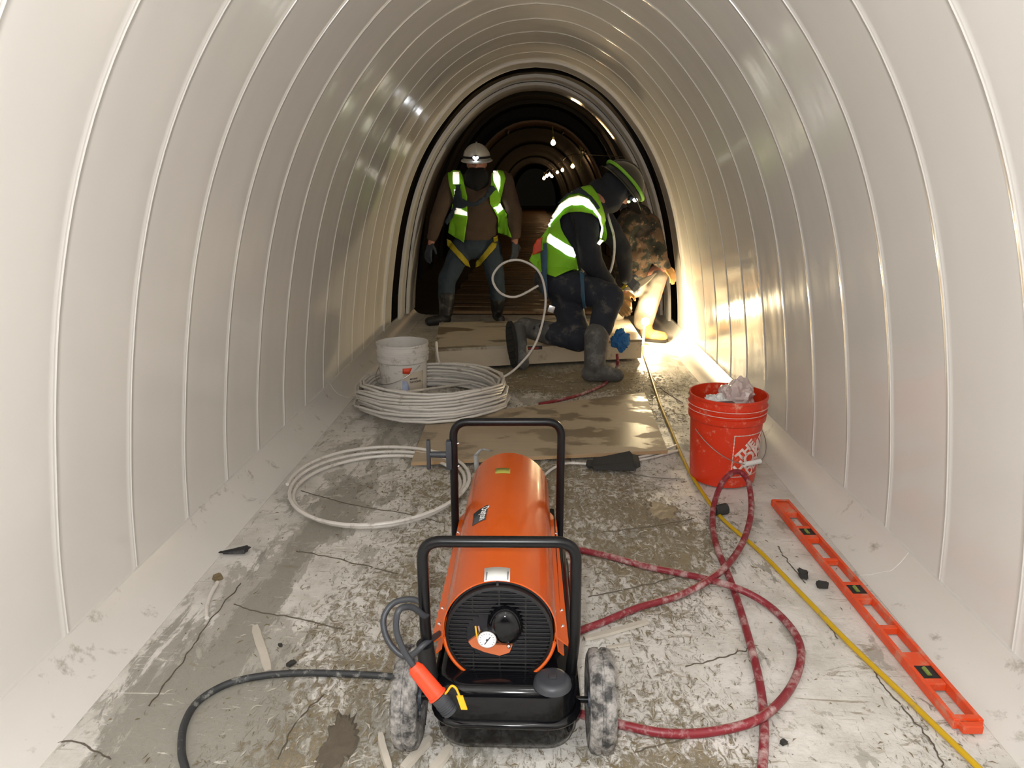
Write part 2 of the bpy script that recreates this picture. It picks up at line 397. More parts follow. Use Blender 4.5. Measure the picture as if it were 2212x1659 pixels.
# ================================================================== THE SETTING
PROF = [(1.165, .085), (1.135, .29), (1.108, .50), (1.072, .72), (1.018, .96), (.938, 1.20), (.83, 1.42), (.69, 1.62), (.52, 1.80), (.345, 1.92), (.17, 1.99), (0, 2.01)]
half = cat([Vector((x+(.016 if z > .2 else 0)*min(1, x/.6), 0, z+.012*max(0, (z-1)))) for x, z in PROF], 4)
PR = [(p.x, p.z) for p in half]; PR = PR+[(-x, z) for x, z in PR[-2::-1]]
def profile_normals(P):
    N = []
    for i in range(len(P)):
        a = P[max(i-1, 0)]; b = P[min(i+1, len(P)-1)]; d = Vector((b[0]-a[0], b[1]-a[1])).normalized(); N.append((-d.y, d.x))
    return N          # points inwards (profile runs right foot -> crown -> left foot)
NR = profile_normals(PR)
def shell(bm, sect, P=PR, N=NR, thick=.03, y0=0):
    """sweep a (y, inward offset) section round the arch; closed solid"""
    sec = list(sect)+[(sect[-1][0], -thick), (sect[0][0], -thick)]
    rings = [[bm.verts.new((x+n[0]*o, y0+y, z+n[1]*o)) for (x, z), n in zip(P, N)] for y, o in sec]
    m = len(rings)
    for i in range(m):
        A = rings[i]; B = rings[(i+1) % m]
        for k in range(len(P)-1): bm.faces.new((A[k], A[k+1], B[k+1], B[k]))
    bm.faces.new([r[0] for r in rings]); bm.faces.new([r[-1] for r in rings][::-1])
W_P = .325
sect = [(.0, -.002), (.0025, -.002), (.0035, .0009), (.005, .0009), (.006, .0), (.02, .0), (.09, -.0012), (.16, -.002), (.24, -.0012), (.30, .0), (.3155, .0), (.3165, .0009), (.318, .0009), (.319, -.002), (.325, -.002)]
liner = thing('wall_liner', (0, 2, 0), kind='structure')
bm = new_bm(); shell(bm, sect); p0 = obj('liner_panel', bm, M['liner'], None, base=False, angle=50)
Y_END = 5.76; n_pan = 26; mesh_panel = p0.data
for i in range(n_pan):
    o = p0 if i == 0 else p0.copy()
    if i: C.objects.link(o)
    y = Y_END-(i+1)*W_P
    o.parent = liner; o.location = (0, y-2, 0); ORG[o.name] = Vector((0, y, 0))
# narrower end panel lip
bm = new_bm(); shell(bm, [(0, -.001), (.001, .013), (.022, .013), (.034, -.001)], PR, NR, .01, Y_END-W_P-.012); obj('end_lip', bm, M['edge'], liner)
# detached liner rings further in
def ring_seg(name, y0, y1, inset):
    PP = [(x+n[0]*inset, z+n[1]*inset) for (x, z), n in zip(PR, NR)]
    t = thing(name, (0, y0, 0), kind='structure')
    bm = new_bm(); shell(bm, [(0, 0), (.01, .003), (y1-y0-.01, .003), (y1-y0, 0)], PP, NR, .018, y0); obj('liner_panel', bm, M['liner'], t)
    bm = new_bm(); shell(bm, [(0, 0), (.002, .0), (.012, 0)], [(x-n[0]*.0, z) for (x, z), n in zip(PP, NR)], NR, .022, y0-.012); obj('end_flange', bm, M['edge'], t)
    return t
ring_seg('wall_liner', 5.98, 6.19, .036)
ring_seg('wall_liner', 6.27, 6.62, .056)

# coves along both feet of the liner
for side, nm in ((-1, 'baseboard_left'), (1, 'baseboard_right')):
    bm = new_bm(); ys = [-2.8+.25*k for k in range(39)]
    prof = [(1.03, .001), (1.06, .003), (1.088, .012), (1.112, .030), (1.134, .055), (1.150, .082), (1.156, .094), (1.168, .094), (1.175, -.01), (1.03, -.01)]
    R = [[bm.verts.new((side*x, y, z)) for x, z in prof] for y in ys]
    for i in range(len(R)-1):
        for k in range(len(prof)): j = (k+1) % len(prof); bm.faces.new((R[i][k], R[i][j], R[i+1][j], R[i+1][k]))
    bm.faces.new(R[0][::-1]); bm.faces.new(R[-1])
    o = obj(nm, bm, M['cove'], None, base=False); tag(o, kind='structure')
    for y in ((2.02,) if side > 0 else (3.9,)):     # joints in the cove
        bm = new_bm(); tube(bm, [(side*x, y+(.02 if k < 3 else 0), z+.001) for k, (x, z) in enumerate(prof[:7])], .0012, 6); obj('joint_bead', bm, M['cove'], o)

# floor with painted-on wear masks
G_MUD = [(-.15, 2.9, .35, .4, .8), (.25, 2.6, .35, .5, .9), (-.35, 1.95, .25, .5, .9), (.35, 1.9, .18, .4, .8), (.05, 1.1, .5, .2, .6), (.3, 1.25, .2, .3, .8), (.35, 4.35, .6, .35, 1.5),
         (-.3, 4.4, .5, .25, 1.2), (.1, 3.75, .5, .15, .9), (.62, 3.75, .3, .5, .7), (-.42, 1.45, .2, .25, .7), (-.45, 1.15, .2, .15, .7), (.55, 2.3, .2, .3, .6), (-.6, 2.7, .25, .2, .4), (.9, 1.35, .12, .2, .5), (0, 5.6, .9, .5, 1.0)]
G_GREY = [(-.82, 1.7, .13, .5, 1.3), (-.7, 1.35, .16, .3, 1.1), (-.72, 2.5, .16, .35, 1.3), (-.9, 1.3, .1, .2, .9), (-.55, 3.4, .3, .25, .8), (.2, 2.4, .4, .4, .5), (-.3, 1.2, .3, .2, .7), (0, 3.2, .8, .3, .8), (0, 4.8, 1.2, .8, 1.2), (-.55, 1.3, .2, .2, .8)]
def gsum(G, x, y): return sum(a*math.exp(-((x-cx)/sx)**2-((y-cy)/sy)**2) for cx, cy, sx, sy, a in G)
bm = new_bm(); nx, ny = 62, 250; X = [-1.09+2.18*i/nx for i in range(nx+1)]; Yv = [-2.8+9.5*j/ny for j in range(ny+1)]
gv = [[bm.verts.new((x, y, .0012*noise.noise(Vector((x*6, y*6, 0)))+.0008*noise.noise(Vector((x*19, y*19, 3))) - .0015)) for x in X] for y in Yv]
for j in range(ny):
    for i in range(nx): bm.faces.new((gv[j][i], gv[j][i+1], gv[j+1][i+1], gv[j+1][i]))
floor = obj('floor', bm, M['floor'], None, base=False, angle=180); tag(floor, kind='structure')
am = floor.data.attributes.new('mud', 'FLOAT', 'POINT'); ag = floor.data.attributes.new('grey', 'FLOAT', 'POINT')
am.data.foreach_set('value', [gsum(G_MUD, v.co.x, v.co.y)*(.75+.5*noise.noise(Vector((v.co.x*4, v.co.y*4, 9)))) for v in floor.data.vertices])
ag.data.foreach_set('value', [gsum(G_GREY, v.co.x, v.co.y) for v in floor.data.vertices])

# far tunnel: dark lining, rusty ribs, plank walkway
def arch_pts(rw, z0, zt, n=28, p=2.2):
    out = []
    for i in range(n+1):
        t = pi*i/n; c = cos(t); s_ = sin(t); out.append((rw*math.copysign(abs(c)**(2/p), c), z0+(zt-z0)*abs(s_)**(2/p)))
    return out
A1 = arch_pts(1.55, -.05, 2.45); A2 = arch_pts(1.26, 0, 2.12)
def sweep(bm, P, y0, y1, off0=0, thick=.05):
    N = profile_normals(P); shell(bm, [(0, off0), (y1-y0, off0)], P, N, thick, y0)
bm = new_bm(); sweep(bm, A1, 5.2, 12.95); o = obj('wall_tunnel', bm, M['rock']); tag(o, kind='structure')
bm = new_bm(); sweep(bm, A2, 13.0, 44); o2 = obj('wall_tunnel', bm, M['rock_shaded']); tag(o2, kind='structure')
for k in range(5):
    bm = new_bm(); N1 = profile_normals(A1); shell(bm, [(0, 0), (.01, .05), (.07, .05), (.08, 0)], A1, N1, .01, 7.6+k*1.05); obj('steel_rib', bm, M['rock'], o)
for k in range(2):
    bm = new_bm(); N2 = profile_normals(A2); shell(bm, [(0, 0), (.01, .05), (.09, .05), (.1, 0)], A2, N2, .01, 17+k*8.0); obj('steel_rib', bm, M['rock_shaded'], o2)
rib = thing('trim_1', (0, 12.7, 0), kind='structure')
A3 = arch_pts(1.30, 0, 2.18); N3 = profile_normals(A3)
for k in range(4):
    bm = new_bm(); shell(bm, [(0, 0), (.015, .022), (.05, .022), (.065, 0)], A3, N3, .02, 12.62+k*.11); obj('corrugation', bm, M['rib'], rib)
bm = new_bm(); shell(bm, [(0, -.003), (.6, -.003)], A3, N3, .035, 12.55); obj('collar', bm, M['rib'], rib)
bm = new_bm(); shell(bm, [(0, -.03), (.1, -.03)], A3, N3, .32, 12.9); obj('bulkhead', bm, M['rock'], rib)
for k, i in enumerate((5, 8, 11, 17, 20, 23)):
    x, z = A3[i]; n = N3[i]; bm = new_bm(); rot = Matrix.Rotation(-atan2(n[0], n[1])+pi, 3, 'Y')
    box(bm, (x+n[0]*.03, 12.8, z+n[1]*.03), (.03, .5, .05), rot); obj('joint_plate', bm, M['rock'], rib)
bm = new_bm(); box(bm, (0, 25.6, -.06), (3.2, 38.1, .08)); o = obj('floor', bm, M['slab']); tag(o, kind='structure')
deck = thing('floor_walkway', (0, 7, 0), kind='structure')
for k in range(56):
    y = 6.95+k*.26; bm = new_bm(); box(bm, (-.12+random.uniform(-.02, .02), y, .0+random.uniform(-.003, .003)), (1.5, .235, .03), Matrix.Rotation(random.uniform(-.02, .02), 3, 'Z'), .004); obj('plank', bm, M['plank'], deck)
bm = new_bm(); box(bm, (-.12, 30.5, 0), (1.3, 18, .03)); tag(obj('far_planking', bm, M['plank'], deck), kind='stuff')

# ================================================================== BOARDS AND PLATFORM
plat = thing('wooden_platform', (.05, 5.0, 0), 'low plywood-topped timber platform the crouching worker kneels on', 'platform')
def quad_slab(bm, c4, z0, z1):
    A = [bm.verts.new((x, y, z0)) for x, y in c4]; B = [bm.verts.new((x, y, z1)) for x, y in c4]
    bm.faces.new(A[::-1]); bm.faces.new(B)
    for i in range(4): j = (i+1) % 4; bm.faces.new((A[i], A[j], B[j], B[i]))
PZ = .155
c4 = [(-.635, 4.53), (.75, 4.88), (.755, 5.70), (-.73, 5.46)]
bm = new_bm(); quad_slab(bm, c4, PZ-.018, PZ); top = obj('deck_panel', bm, M['platform'], plat, smooth=False)
def side_board(p, q, name='side_board', h0=.022, h1=PZ-.018, t=.035):
    bm = new_bm(); d = (Vector(q)-Vector(p)).normalized(); n = Vector((-d.y, d.x))*t
    quad_slab(bm, [p, q, (q[0]+n.x, q[1]+n.y), (p[0]+n.x, p[1]+n.y)], h0, h1); return obj(name, bm, M['platface'], plat, smooth=False)
fb = side_board(c4[0], c4[1], 'front_board'); side_board(c4[1], c4[2]); side_board(c4[3], c4[0]); side_board((.72, 5.66), (-.7, 5.43), 'back_board')
s0 = at(1131, 755, 4.71); s1 = at(1170, 752, 4.74); fd = Vector((c4[1][0]-c4[0][0], c4[1][1]-c4[0][1], 0)).normalized()
def on_front(u, v):
    d = ray(u, v); n = Vector((fd.y, -fd.x, 0)); k = (Vector((c4[0][0], c4[0][1], 0))-CAM).dot(n)/d.dot(n); return CAM+d*k+n*.002
A = on_front(1129, 752); B = on_front(1171, 751); bm = new_bm(); mid = (A+B)/2; rz = Matrix.Rotation(atan2(fd.y, fd.x), 3, 'Z')
box(bm, mid, ((B-A).length, .006, .024), rz); tag(obj('hand_slot', bm, M['ink'], fb), 'dark slot in the front board')
bm = new_bm(); box(bm, mid+rz @ Vector((0, -.004, .0)), ((B-A).length*.6, .003, .01), rz); obj('slot_label', bm, M['redbox'], fb)
for fx in (-.45, .05, .55):       # skids under the platform
    y = 4.6+(fx+.6)*.25; bm = new_bm(); box(bm, (fx, y+.45, .011), (.09, .8, .022), None, .002); obj('skid', bm, M['platface'], plat, smooth=False)

bc = [on(888, 1001, .022), on(1442, 975, .022), on(1392, 850, .022), on(925, 905, .022)]
ed = [Vector((p.x, p.y)) for p in bc]
ctr = sum((p for p in bc), Vector())/4
bd = thing('plywood_board', (ctr.x, ctr.y, 0), 'stained brown plywood board lying flat across the floor behind the heater', 'board')
bm = new_bm(); quad_slab(bm, [tuple(e) for e in ed], .012, .028); obj('face_panel', bm, M['ply'], bd, smooth=False)
bm = new_bm(); e0, e1 = ed[0], ed[1]; nn = Vector((0, -.003)); quad_slab(bm, [tuple(e0+nn), tuple(e1+nn), tuple(e1), tuple(e0)], .0125, .0265); obj('cut_edge', bm, M['plyside'], bd, smooth=False)
for fx in (-.3, .45):
    bm = new_bm(); box(bm, (fx, 3.4+.06*fx, .005), (.05, .7, .013), None, .002); obj('batten', bm, M['plyside'], bd, smooth=False)
# ================================================================== HEATER
HX, HY = -.062, 1.30
RAD = .121; HZ = .275
def hx(y): return -.066+(y-1.3)*-.006
heater = thing('portable_heater', (-.062, 1.6, 0), 'orange barrel forced-air heater on two wheels with black tank and tube handles', 'heater')
# shell: open-bottomed barrel with side flanges, a solid sheet 3 mm thick
def shell_section():
    out = [(-.137, HZ-.055), (-.126, HZ-.045), (-.1225, HZ-.02)]
    for k in range(33):
        a = pi-pi*k/32; out.append((RAD*cos(a), HZ+RAD*sin(a)))
    out += [(.1225, HZ-.02), (.126, HZ-.045), (.137, HZ-.055)]
    return out
SS = shell_section()
def strip(bm, P, y0, y1, t, shrink0=1, shrink1=1, cz=HZ):
    def pts(y, s, d):
        o = []
        for i, (x, z) in enumerate(P):
            a = P[max(i-1, 0)]; b = P[min(i+1, len(P)-1)]; dd = Vector((b[0]-a[0], b[1]-a[1])).normalized(); n = Vector((dd.y, -dd.x))
            o.append(bm.verts.new((hx(y)+x*s+n.x*-d, y, cz+(z-cz)*s-n.y*d)))
        return o
    A = pts(y0, shrink0, 0); B = pts(y1, shrink1, 0); A2_ = pts(y0, shrink0, -t); B2 = pts(y1, shrink1, -t)
    for k in range(len(P)-1):
        bm.faces.new((A[k], A[k+1], B[k+1], B[k])); bm.faces.new((A2_[k], B2[k], B2[k+1], A2_[k+1]))
        bm.faces.new((A[k], A2_[k], A2_[k+1], A[k+1])); bm.faces.new((B[k], B[k+1], B2[k+1], B2[k]))
    bm.faces.new((A[0], B[0], B2[0], A2_[0])); bm.faces.new((A[-1], A2_[-1], B2[-1], B[-1]))
SA = [(RAD*cos(pi-pi*k/32), HZ+RAD*sin(pi-pi*k/32)) for k in range(33)]
bm = new_bm(); strip(bm, SS, 1.315, 1.90, .003); barrel = obj('upper_shell', bm, M['orange'], heater)
bm = new_bm(); strip(bm, SA, 1.899, 2.05, .003, 1, .985); nose = obj('outlet_shell', bm, M['orange'], heater)
for sx in (-1, 1):    # flanges
    bm = new_bm(); x0 = .122; x1 = .142
    P = [(1.315, x0), (1.315, x1+.004), (1.90, x1-.002), (1.915, x0)]
    A = [bm.verts.new((hx(y)+sx*x, y, HZ-.012-(x-x0)*.8)) for y, x in P]; B = [bm.verts.new((hx(y)+sx*x, y, HZ-.016-(x-x0)*.8)) for y, x in P]
    bm.faces.new(A); bm.faces.new(B[::-1])
    for i in range(4): j = (i+1) % 4; bm.faces.new((A[i], B[i], B[j], A[j]))
    fl = obj('side_flange', bm, M['orange'], heater, smooth=False)
    for y in (1.37, 1.43, 1.80):
        bm = new_bm(); c = Vector((hx(y)+sx*.135, y, HZ-.021)); sphere(bm, c, (.0045, .0045, .003), 10); obj('screw', bm, M['steel'], fl)
# lower half of barrel, dark inner
SL = [(RAD*.985*cos(-pi*k/24), HZ+RAD*.985*sin(-pi*k/24)) for k in range(25)]
bm = new_bm(); strip(bm, SL, 1.315, 2.045, .003); obj('lower_shell', bm, M['orange'], heater)
bm = new_bm(); cyl(bm, (hx(1.34), 1.335, HZ), (hx(2), 2.0, HZ), RAD*.93, RAD*.9, 40); obj('combustion_chamber', bm, M['plastic'], heater)
# grille
gl = thing_g = None
bm = new_bm(); GC = Vector((hx(1.31), 1.308, HZ))
R0 = .1125
segs = 56
for r_in, r_out, y0, y1 in ((R0-.006, R0, -.008, .01),):
    ring = []
    for k in range(segs):
        a = 2*pi*k/segs; d = Vector((cos(a), 0, sin(a)))
        ring.append([bm.verts.new(GC+d*r+Vector((0, y, 0))) for r, y in ((r_in, y0), (r_out, y0+.002), (r_out, y1), (r_in, y1))])
    for k in range(segs):
        A = ring[k]; B = ring[(k+1) % segs]
        for q in range(4): p = (q+1) % 4; bm.faces.new((A[q], A[p], B[p], B[q]))
grille = obj('intake_grille', bm, M['plastic'], heater)
def in_hole(x, z):       # the kidney-shaped opening round the gauge and pump cover
    return ((x+.016)/.052)**2+((z+.004)/.052)**2 < 1
nsl = 24
for k in range(nsl):
    z = -R0+.008+(2*R0-.016)*k/(nsl-1); hw = sqrt(max(0, (R0-.004)**2-z*z)); cuts = []
    xs = [-hw+2*hw*i/60 for i in range(61)]; run = []
    for x in xs+[None]:
        if x is not None and not in_hole(x, z): run.append(x)
        else:
            if len(run) > 1: cuts.append((run[0], run[-1]))
            run = []
    if not cuts: continue
    for a, b in cuts:
        bm = new_bm(); box(bm, GC+Vector(((a+b)/2, -.003, z)), (b-a, .005, .0028), Matrix.Rotation(-.2, 3, 'X')); obj('slat', bm, M['plastic'], grille, smooth=False)
for x in (-.055, 0, .055):
    hw = sqrt((R0-.004)**2-x*x)
    for z0, z1 in ((-hw, -.045), (.05, hw)) if abs(x) < .06 and x <= 0 else ((-hw, hw),):
        bm = new_bm(); box(bm, GC+Vector((x, -.001, (z0+z1)/2)), (.0035, .006, z1-z0)); obj('upright_bar', bm, M['plastic'], grille, smooth=False)
bm = new_bm(); cyl(bm, GC+Vector((0, .022, 0)), GC+Vector((0, .026, 0)), R0, R0, 40); obj('back_disc', bm, M['ink'], grille)
# fan blade seen in the opening
bm = new_bm(); pl = [(-.062, -.006), (-.045, .010), (-.03, -.004), (-.005, -.012), (.026, -.012), (.020, -.030), (0, -.038), (-.03, -.030), (-.055, -.018)]
prism(bm, pl, -.002, .004, lambda x, y, z: GC+Vector((x*1.05, -.004+z, y-.012))); obj('fan_blade', bm, M['orange_in'], heater, smooth=False)
# pump cover
bm = new_bm(); loops = []
for y, s in ((.012, 1.0), (-.008, 1.0), (-.022, .86), (-.030, .55)):
    L = []
    for k in range(28):
        a = 2*pi*k/28; x = .038*cos(a); z = .048*sin(a)
        if z < 0: z *= .8
        if x < 0 and z < 0: x *= .75
        L.append(GC+Vector((.012+x*s, y, .022+z*s)))
    loops.append(L)
loft(bm, loops); obj('pump_cover', bm, M['black'], heater)
bm = new_bm(); sphere(bm, GC+Vector((.02, -.026, -.012)), .0045, 10); obj('screw', bm, M['steel'], heater)
bm = new_bm(); tube(bm, cat([GC+Vector(v) for v in ((-.05, -.002, .018), (-.046, -.012, .0), (-.042, -.01, -.015))], 5), .002, 6); obj('yellow_wire', bm, M['yellow'], heater)
bm = new_bm(); tube(bm, cat([GC+Vector(v) for v in ((-.044, -.002, .018), (-.038, -.012, .0), (-.034, -.01, -.018))], 5), .002, 6); obj('red_wire', bm, M['redhose'], heater)
# gauge
g = GC+Vector((-.024, -.034, .008)); bm = new_bm(); cyl(bm, g, g+Vector((0, .014, 0)), .0195, .0195, 32); gau = obj('pressure_gauge', bm, M['steel'], heater)
bm = new_bm(); cyl(bm, g+Vector((0, -.001, 0)), g+Vector((0, .002, 0)), .0172, .0172, 32); obj('dial', bm, M['gauge'], gau)
bm = new_bm(); box(bm, g+Vector((.001, -.0022, -.001)), (.0016, .001, .021), Matrix.Rotation(.6, 3, 'Y')); cyl(bm, g+Vector((0, -.003, 0)), g+Vector((0, -.001, 0)), .0022, .0022, 12); obj('needle', bm, M['ink'], gau)
bm = new_bm()
for k in range(13):
    a = radians(-40+k*22); box(bm, g+Vector((cos(a)*.0145, -.0016, sin(a)*.0145)), (.0025, .0006, .0008), Matrix.Rotation(-a, 3, 'Y'))
tag(obj('dial_marks', bm, M['ink'], gau), kind='stuff')
# orange rim under the grille, open at the bottom
for a0, a1 in ((-175, -103), (-79, -8)):
    P = [GC+Vector((cos(radians(a0+(a1-a0)*k/16))*(R0+.004), -.004, sin(radians(a0+(a1-a0)*k/16))*(R0+.004))) for k in range(17)]
    bm = new_bm(); tube(bm, P, .0042, 8); obj('rim', bm, M['orange'], heater)
# labels lying on the barrel
def barrel_map(s, y, off=.001):     # s = arc length from crown (to the right positive)
    a = pi/2-s/RAD; r = RAD+off; return Vector((hx(y)+r*cos(a), y, HZ+r*sin(a)))
def barrel_px(u, v):
    d = ray(u, v); lo = None
    for k in range(4000):
        q = CAM+d*(.6+k*.0005)
        if (q.x-hx(q.y))**2+(q.z-HZ)**2 < RAD**2: break
    return (pi/2-atan2(q.z-HZ, q.x-hx(q.y)))*RAD, q.y
def barrel_patch(name, poly, m, off, parent=barrel):
    bm = new_bm(); vs = [bm.verts.new((x, y, 0)) for x, y in poly]; bm.faces.new(vs)
    lo = min(x for x, _ in poly); hi = max(x for x, _ in poly); k = lo+.008
    while k < hi: bmesh.ops.bisect_plane(bm, geom=bm.verts[:]+bm.edges[:]+bm.faces[:], plane_co=(k, 0, 0), plane_no=(1, 0, 0)); k += .008
    bmesh.ops.recalc_face_normals(bm, faces=bm.faces[:])
    for v in bm.verts: v.co = barrel_map(v.co.x, v.co.y, off)
    return obj(name, bm, m, parent, solid=.0006)
barrel_patch('warning_label', [barrel_px(1046, 1258), barrel_px(1101, 1258), barrel_px(1102, 1229), barrel_px(1047, 1229)], M['paper'], .0012)
LS_, LY_ = barrel_px(1074, 1244)
for x in (-.022, .022): barrel_patch('label_print', [(LS_+x-.0012, LY_-.016), (LS_+x+.0012, LY_-.016), (LS_+x+.0012, LY_+.016), (LS_+x-.0012, LY_+.016)], M['inkgrey'], .002)
barrel_patch('inspection_sticker', [barrel_px(1070, 1024), barrel_px(1102, 1024), barrel_px(1102, 1013), barrel_px(1070, 1013)], M['olive'], .0012, nose)
barrel_patch('crown_slot', [barrel_px(1072, 1266), barrel_px(1077, 1266), barrel_px(1077, 1257), barrel_px(1072, 1257)], M['ink'], .0012)
barrel_patch('brand_plate', [barrel_px(1021, 1137), barrel_px(1049, 1123), barrel_px(1055, 1091), barrel_px(1024, 1111)], M['greyplastic'], .0012)
bm = text_bm('Dayton', .030, .0004)
bmesh.ops.subdivide_edges(bm, edges=[e for e in bm.edges if e.calc_length() > .006], cuts=1)
B0 = barrel_px(1049, 1096); B1 = barrel_px(1043, 1124)
for v in bm.verts:
    k = .5+v.co.x/.092; v.co = barrel_map(B0[0]+(B1[0]-B0[0])*k+v.co.y, B0[1]+(B1[1]-B0[1])*k, .0024)
obj('brand_lettering', bm, M['paper'], barrel, solid=.0004)
# tank: rounded stamped box with a seam flange, pedestal above it
TX = -.052
def tank_loop(w_, d_, z, r, cy=1.60): return [Vector((x+TX, y+cy, z)) for x, y in rrect(w_, d_, r, 6)]
bm = new_bm(); loft(bm, [tank_loop(.25, .66, .030, .05), tank_loop(.285, .70, .040, .06), tank_loop(.298, .715, .06, .065), tank_loop(.300, .72, .098, .065), tank_loop(.318, .738, .101, .07),
                         tank_loop(.320, .740, .106, .07), tank_loop(.318, .738, .111, .07), tank_loop(.300, .72, .114, .065), tank_loop(.298, .716, .165, .065), tank_loop(.288, .704, .181, .06), tank_loop(.262, .67, .188, .05)])
tank = obj('fuel_tank', bm, M['black'], heater, angle=60)
bm = new_bm(); loft(bm, [[Vector((x+TX-.008, y+1.665, .186)) for x, y in rrect(.27, .60, .02, 4)], [Vector((x+TX-.008, y+1.665, .215)) for x, y in rrect(.265, .59, .02, 4)], [Vector((x+TX-.010, y+1.665, HZ-.02)) for x, y in rrect(.255, .585, .01, 4)]])
obj('pedestal', bm, M['black'], heater)
bm = new_bm(); c = Vector((.045, 1.265, .192)); lathe(bm, [(0, .012), (.026, .012), (.033, .010), (.038, .004), (.040, -.006), (.03, -.006)], c, 32); cap = obj('filler_cap', bm, M['greyplastic'], heater)
bm = new_bm(); box(bm, c+Vector((0, 0, .013)), (.016, .016, .006), None, .002); obj('cap_grip', bm, M['ink'], cap)
# handles and side rails
TR = .0115
def bent(bm, P, r=.05):
    P = [Vector(p) for p in P]; out = [P[0]]
    for i in range(1, len(P)-1):
        a = (P[i-1]-P[i]).normalized(); b = (P[i+1]-P[i]).normalized(); p0 = P[i]+a*r; p2 = P[i]+b*r
        for k in range(9): t = k/8; out.append(p0*(1-t)**2+P[i]*2*t*(1-t)+p2*t*t)
    out.append(P[-1]); tube(bm, out, TR, 14)
bm = new_bm(); xl, xr = -.214, .086
bent(bm, [(xl+.012, 1.31, .115), (xl, 1.262, .30), (xl, 1.256, .513), (xr, 1.262, .513), (xr+.003, 1.268, .30), (xr-.004, 1.33, .115)], .04)
nh = obj('rear_handle', bm, M['tube'], heater)
bm = new_bm(); xl2, xr2 = -.222, .080
bent(bm, [(xl2, 1.89, .12), (xl2, 1.89, .545), (xr2, 1.90, .545), (xr2, 1.90, .12)], .045); fh = obj('front_handle', bm, M['tube'], heater)
for x0, x1 in ((xl+.012, xl2), (xr-.004, xr2)):
    bm = new_bm(); tube(bm, [(x0, 1.31, .115), (x1, 1.90, .12)], TR, 12); r_ = obj('side_rail', bm, M['tube'], heater)
    for y in (1.42, 1.5, 1.62, 1.75):
        bm = new_bm(); x = x0+(x1-x0)*(y-1.31)/.59; sphere(bm, (x, y, .118+TR), (.004, .004, .003), 8); obj('bolt', bm, M['steel'], r_)
bm = new_bm(); cyl(bm, (xl-.002, 1.262, .28), (xl+.002, 1.275, .19), .018, .019, 16); obj('grip_sleeve', bm, M['plastic'], heater)
# uprights from flange to rail on the right side with row of screws
bm = new_bm(); box(bm, (.083, 1.6, .15), (.006, .60, .07)); sp = obj('side_plate', bm, M['black'], heater, smooth=False)
bm = new_bm(); box(bm, (-.2, 1.6, .15), (.006, .60, .07)); obj('side_plate', bm, M['black'], heater, smooth=False)
for x, y in ((xl2, 1.89), (xr2, 1.90)):
    bm = new_bm(); tube(bm, cat([(x, y, .12), (x, y+.015, .06), (x, y+.02, .012)], 5), TR, 12); obj('front_leg', bm, M['tube'], heater)
    bm = new_bm(); cyl(bm, (x, y+.02, .0), (x, y+.02, .016), .017, .015, 14); obj('rubber_foot', bm, M['plastic'], heater)
# cord wrap on the front handle
b0 = Vector((xl2, 1.887, .45)); bm = new_bm(); box(bm, b0+Vector((-.012, -.003, 0)), (.016, .022, .085), None, .003); cw = obj('cord_wrap', bm, M['greyplastic'], heater)
bm = new_bm(); cyl(bm, b0+Vector((-.018, -.003, .0)), b0+Vector((-.066, -.003, .0)), .0095, .0085, 14); box(bm, b0+Vector((-.070, -.003, 0)), (.011, .018, .088), None, .004); obj('cord_peg', bm, M['greyplastic'], cw)
for dz in (-.034, .034):
    bm = new_bm(); sphere(bm, b0+Vector((.0135, -.003, dz)), .0042, 8); obj('screw', bm, M['steel'], cw)
# wheels
for sx, wx in ((1, .150), (-1, -.262)):
    c = Vector((wx, 1.318, .1075)); bm = new_bm(); prof = [(.052, -.020), (.072, -.026), (.094, -.027), (.1045, -.022), (.1075, -.012), (.1075, -.0035), (.1035, -.0025), (.1035, .0025), (.1075, .0035), (.1075, .012), (.1045, .022), (.094, .027), (.072, .026), (.052, .020)]
    segs = 56; R = []
    for k in range(segs):
        a = 2*pi*k/segs; row = []
        for q, (r, x) in enumerate(prof):
            rr = r-(.005 if (q in (3, 10) and k % 2) or (q in (5, 8) and (k+1) % 3 == 0) else 0); row.append(bm.verts.new(c+Vector((x, rr*cos(a), rr*sin(a)))))
        R.append(row)
    for k in range(segs):
        A = R[k]; B = R[(k+1) % segs]
        for q in range(len(prof)): p = (q+1) % len(prof); bm.faces.new((A[q], A[p], B[p], B[q]))
    wh = obj('wheel', bm, M['tyre'], heater, angle=30); tag(wh, 'mud-smeared rubber wheel')
    bm = new_bm(); cyl(bm, c+Vector((-.016, 0, 0)), c+Vector((.016, 0, 0)), .053, .053, 32); cyl(bm, c+Vector((-.026, 0, 0)), c+Vector((.026, 0, 0)), .017, .017, 20)
    for k in range(5):
        a = 2*pi*k/5; box(bm, c+Vector((0, cos(a)*.034, sin(a)*.034)), (.040, .036, .008), Matrix.Rotation(a, 3, 'X'))
    obj('hub', bm, M['hubm'], wh)
bm = new_bm(); cyl(bm, (-.262, 1.318, .1075), (.150, 1.318, .1075), .007, .007, 12); obj('axle', bm, M['tube'], heater)
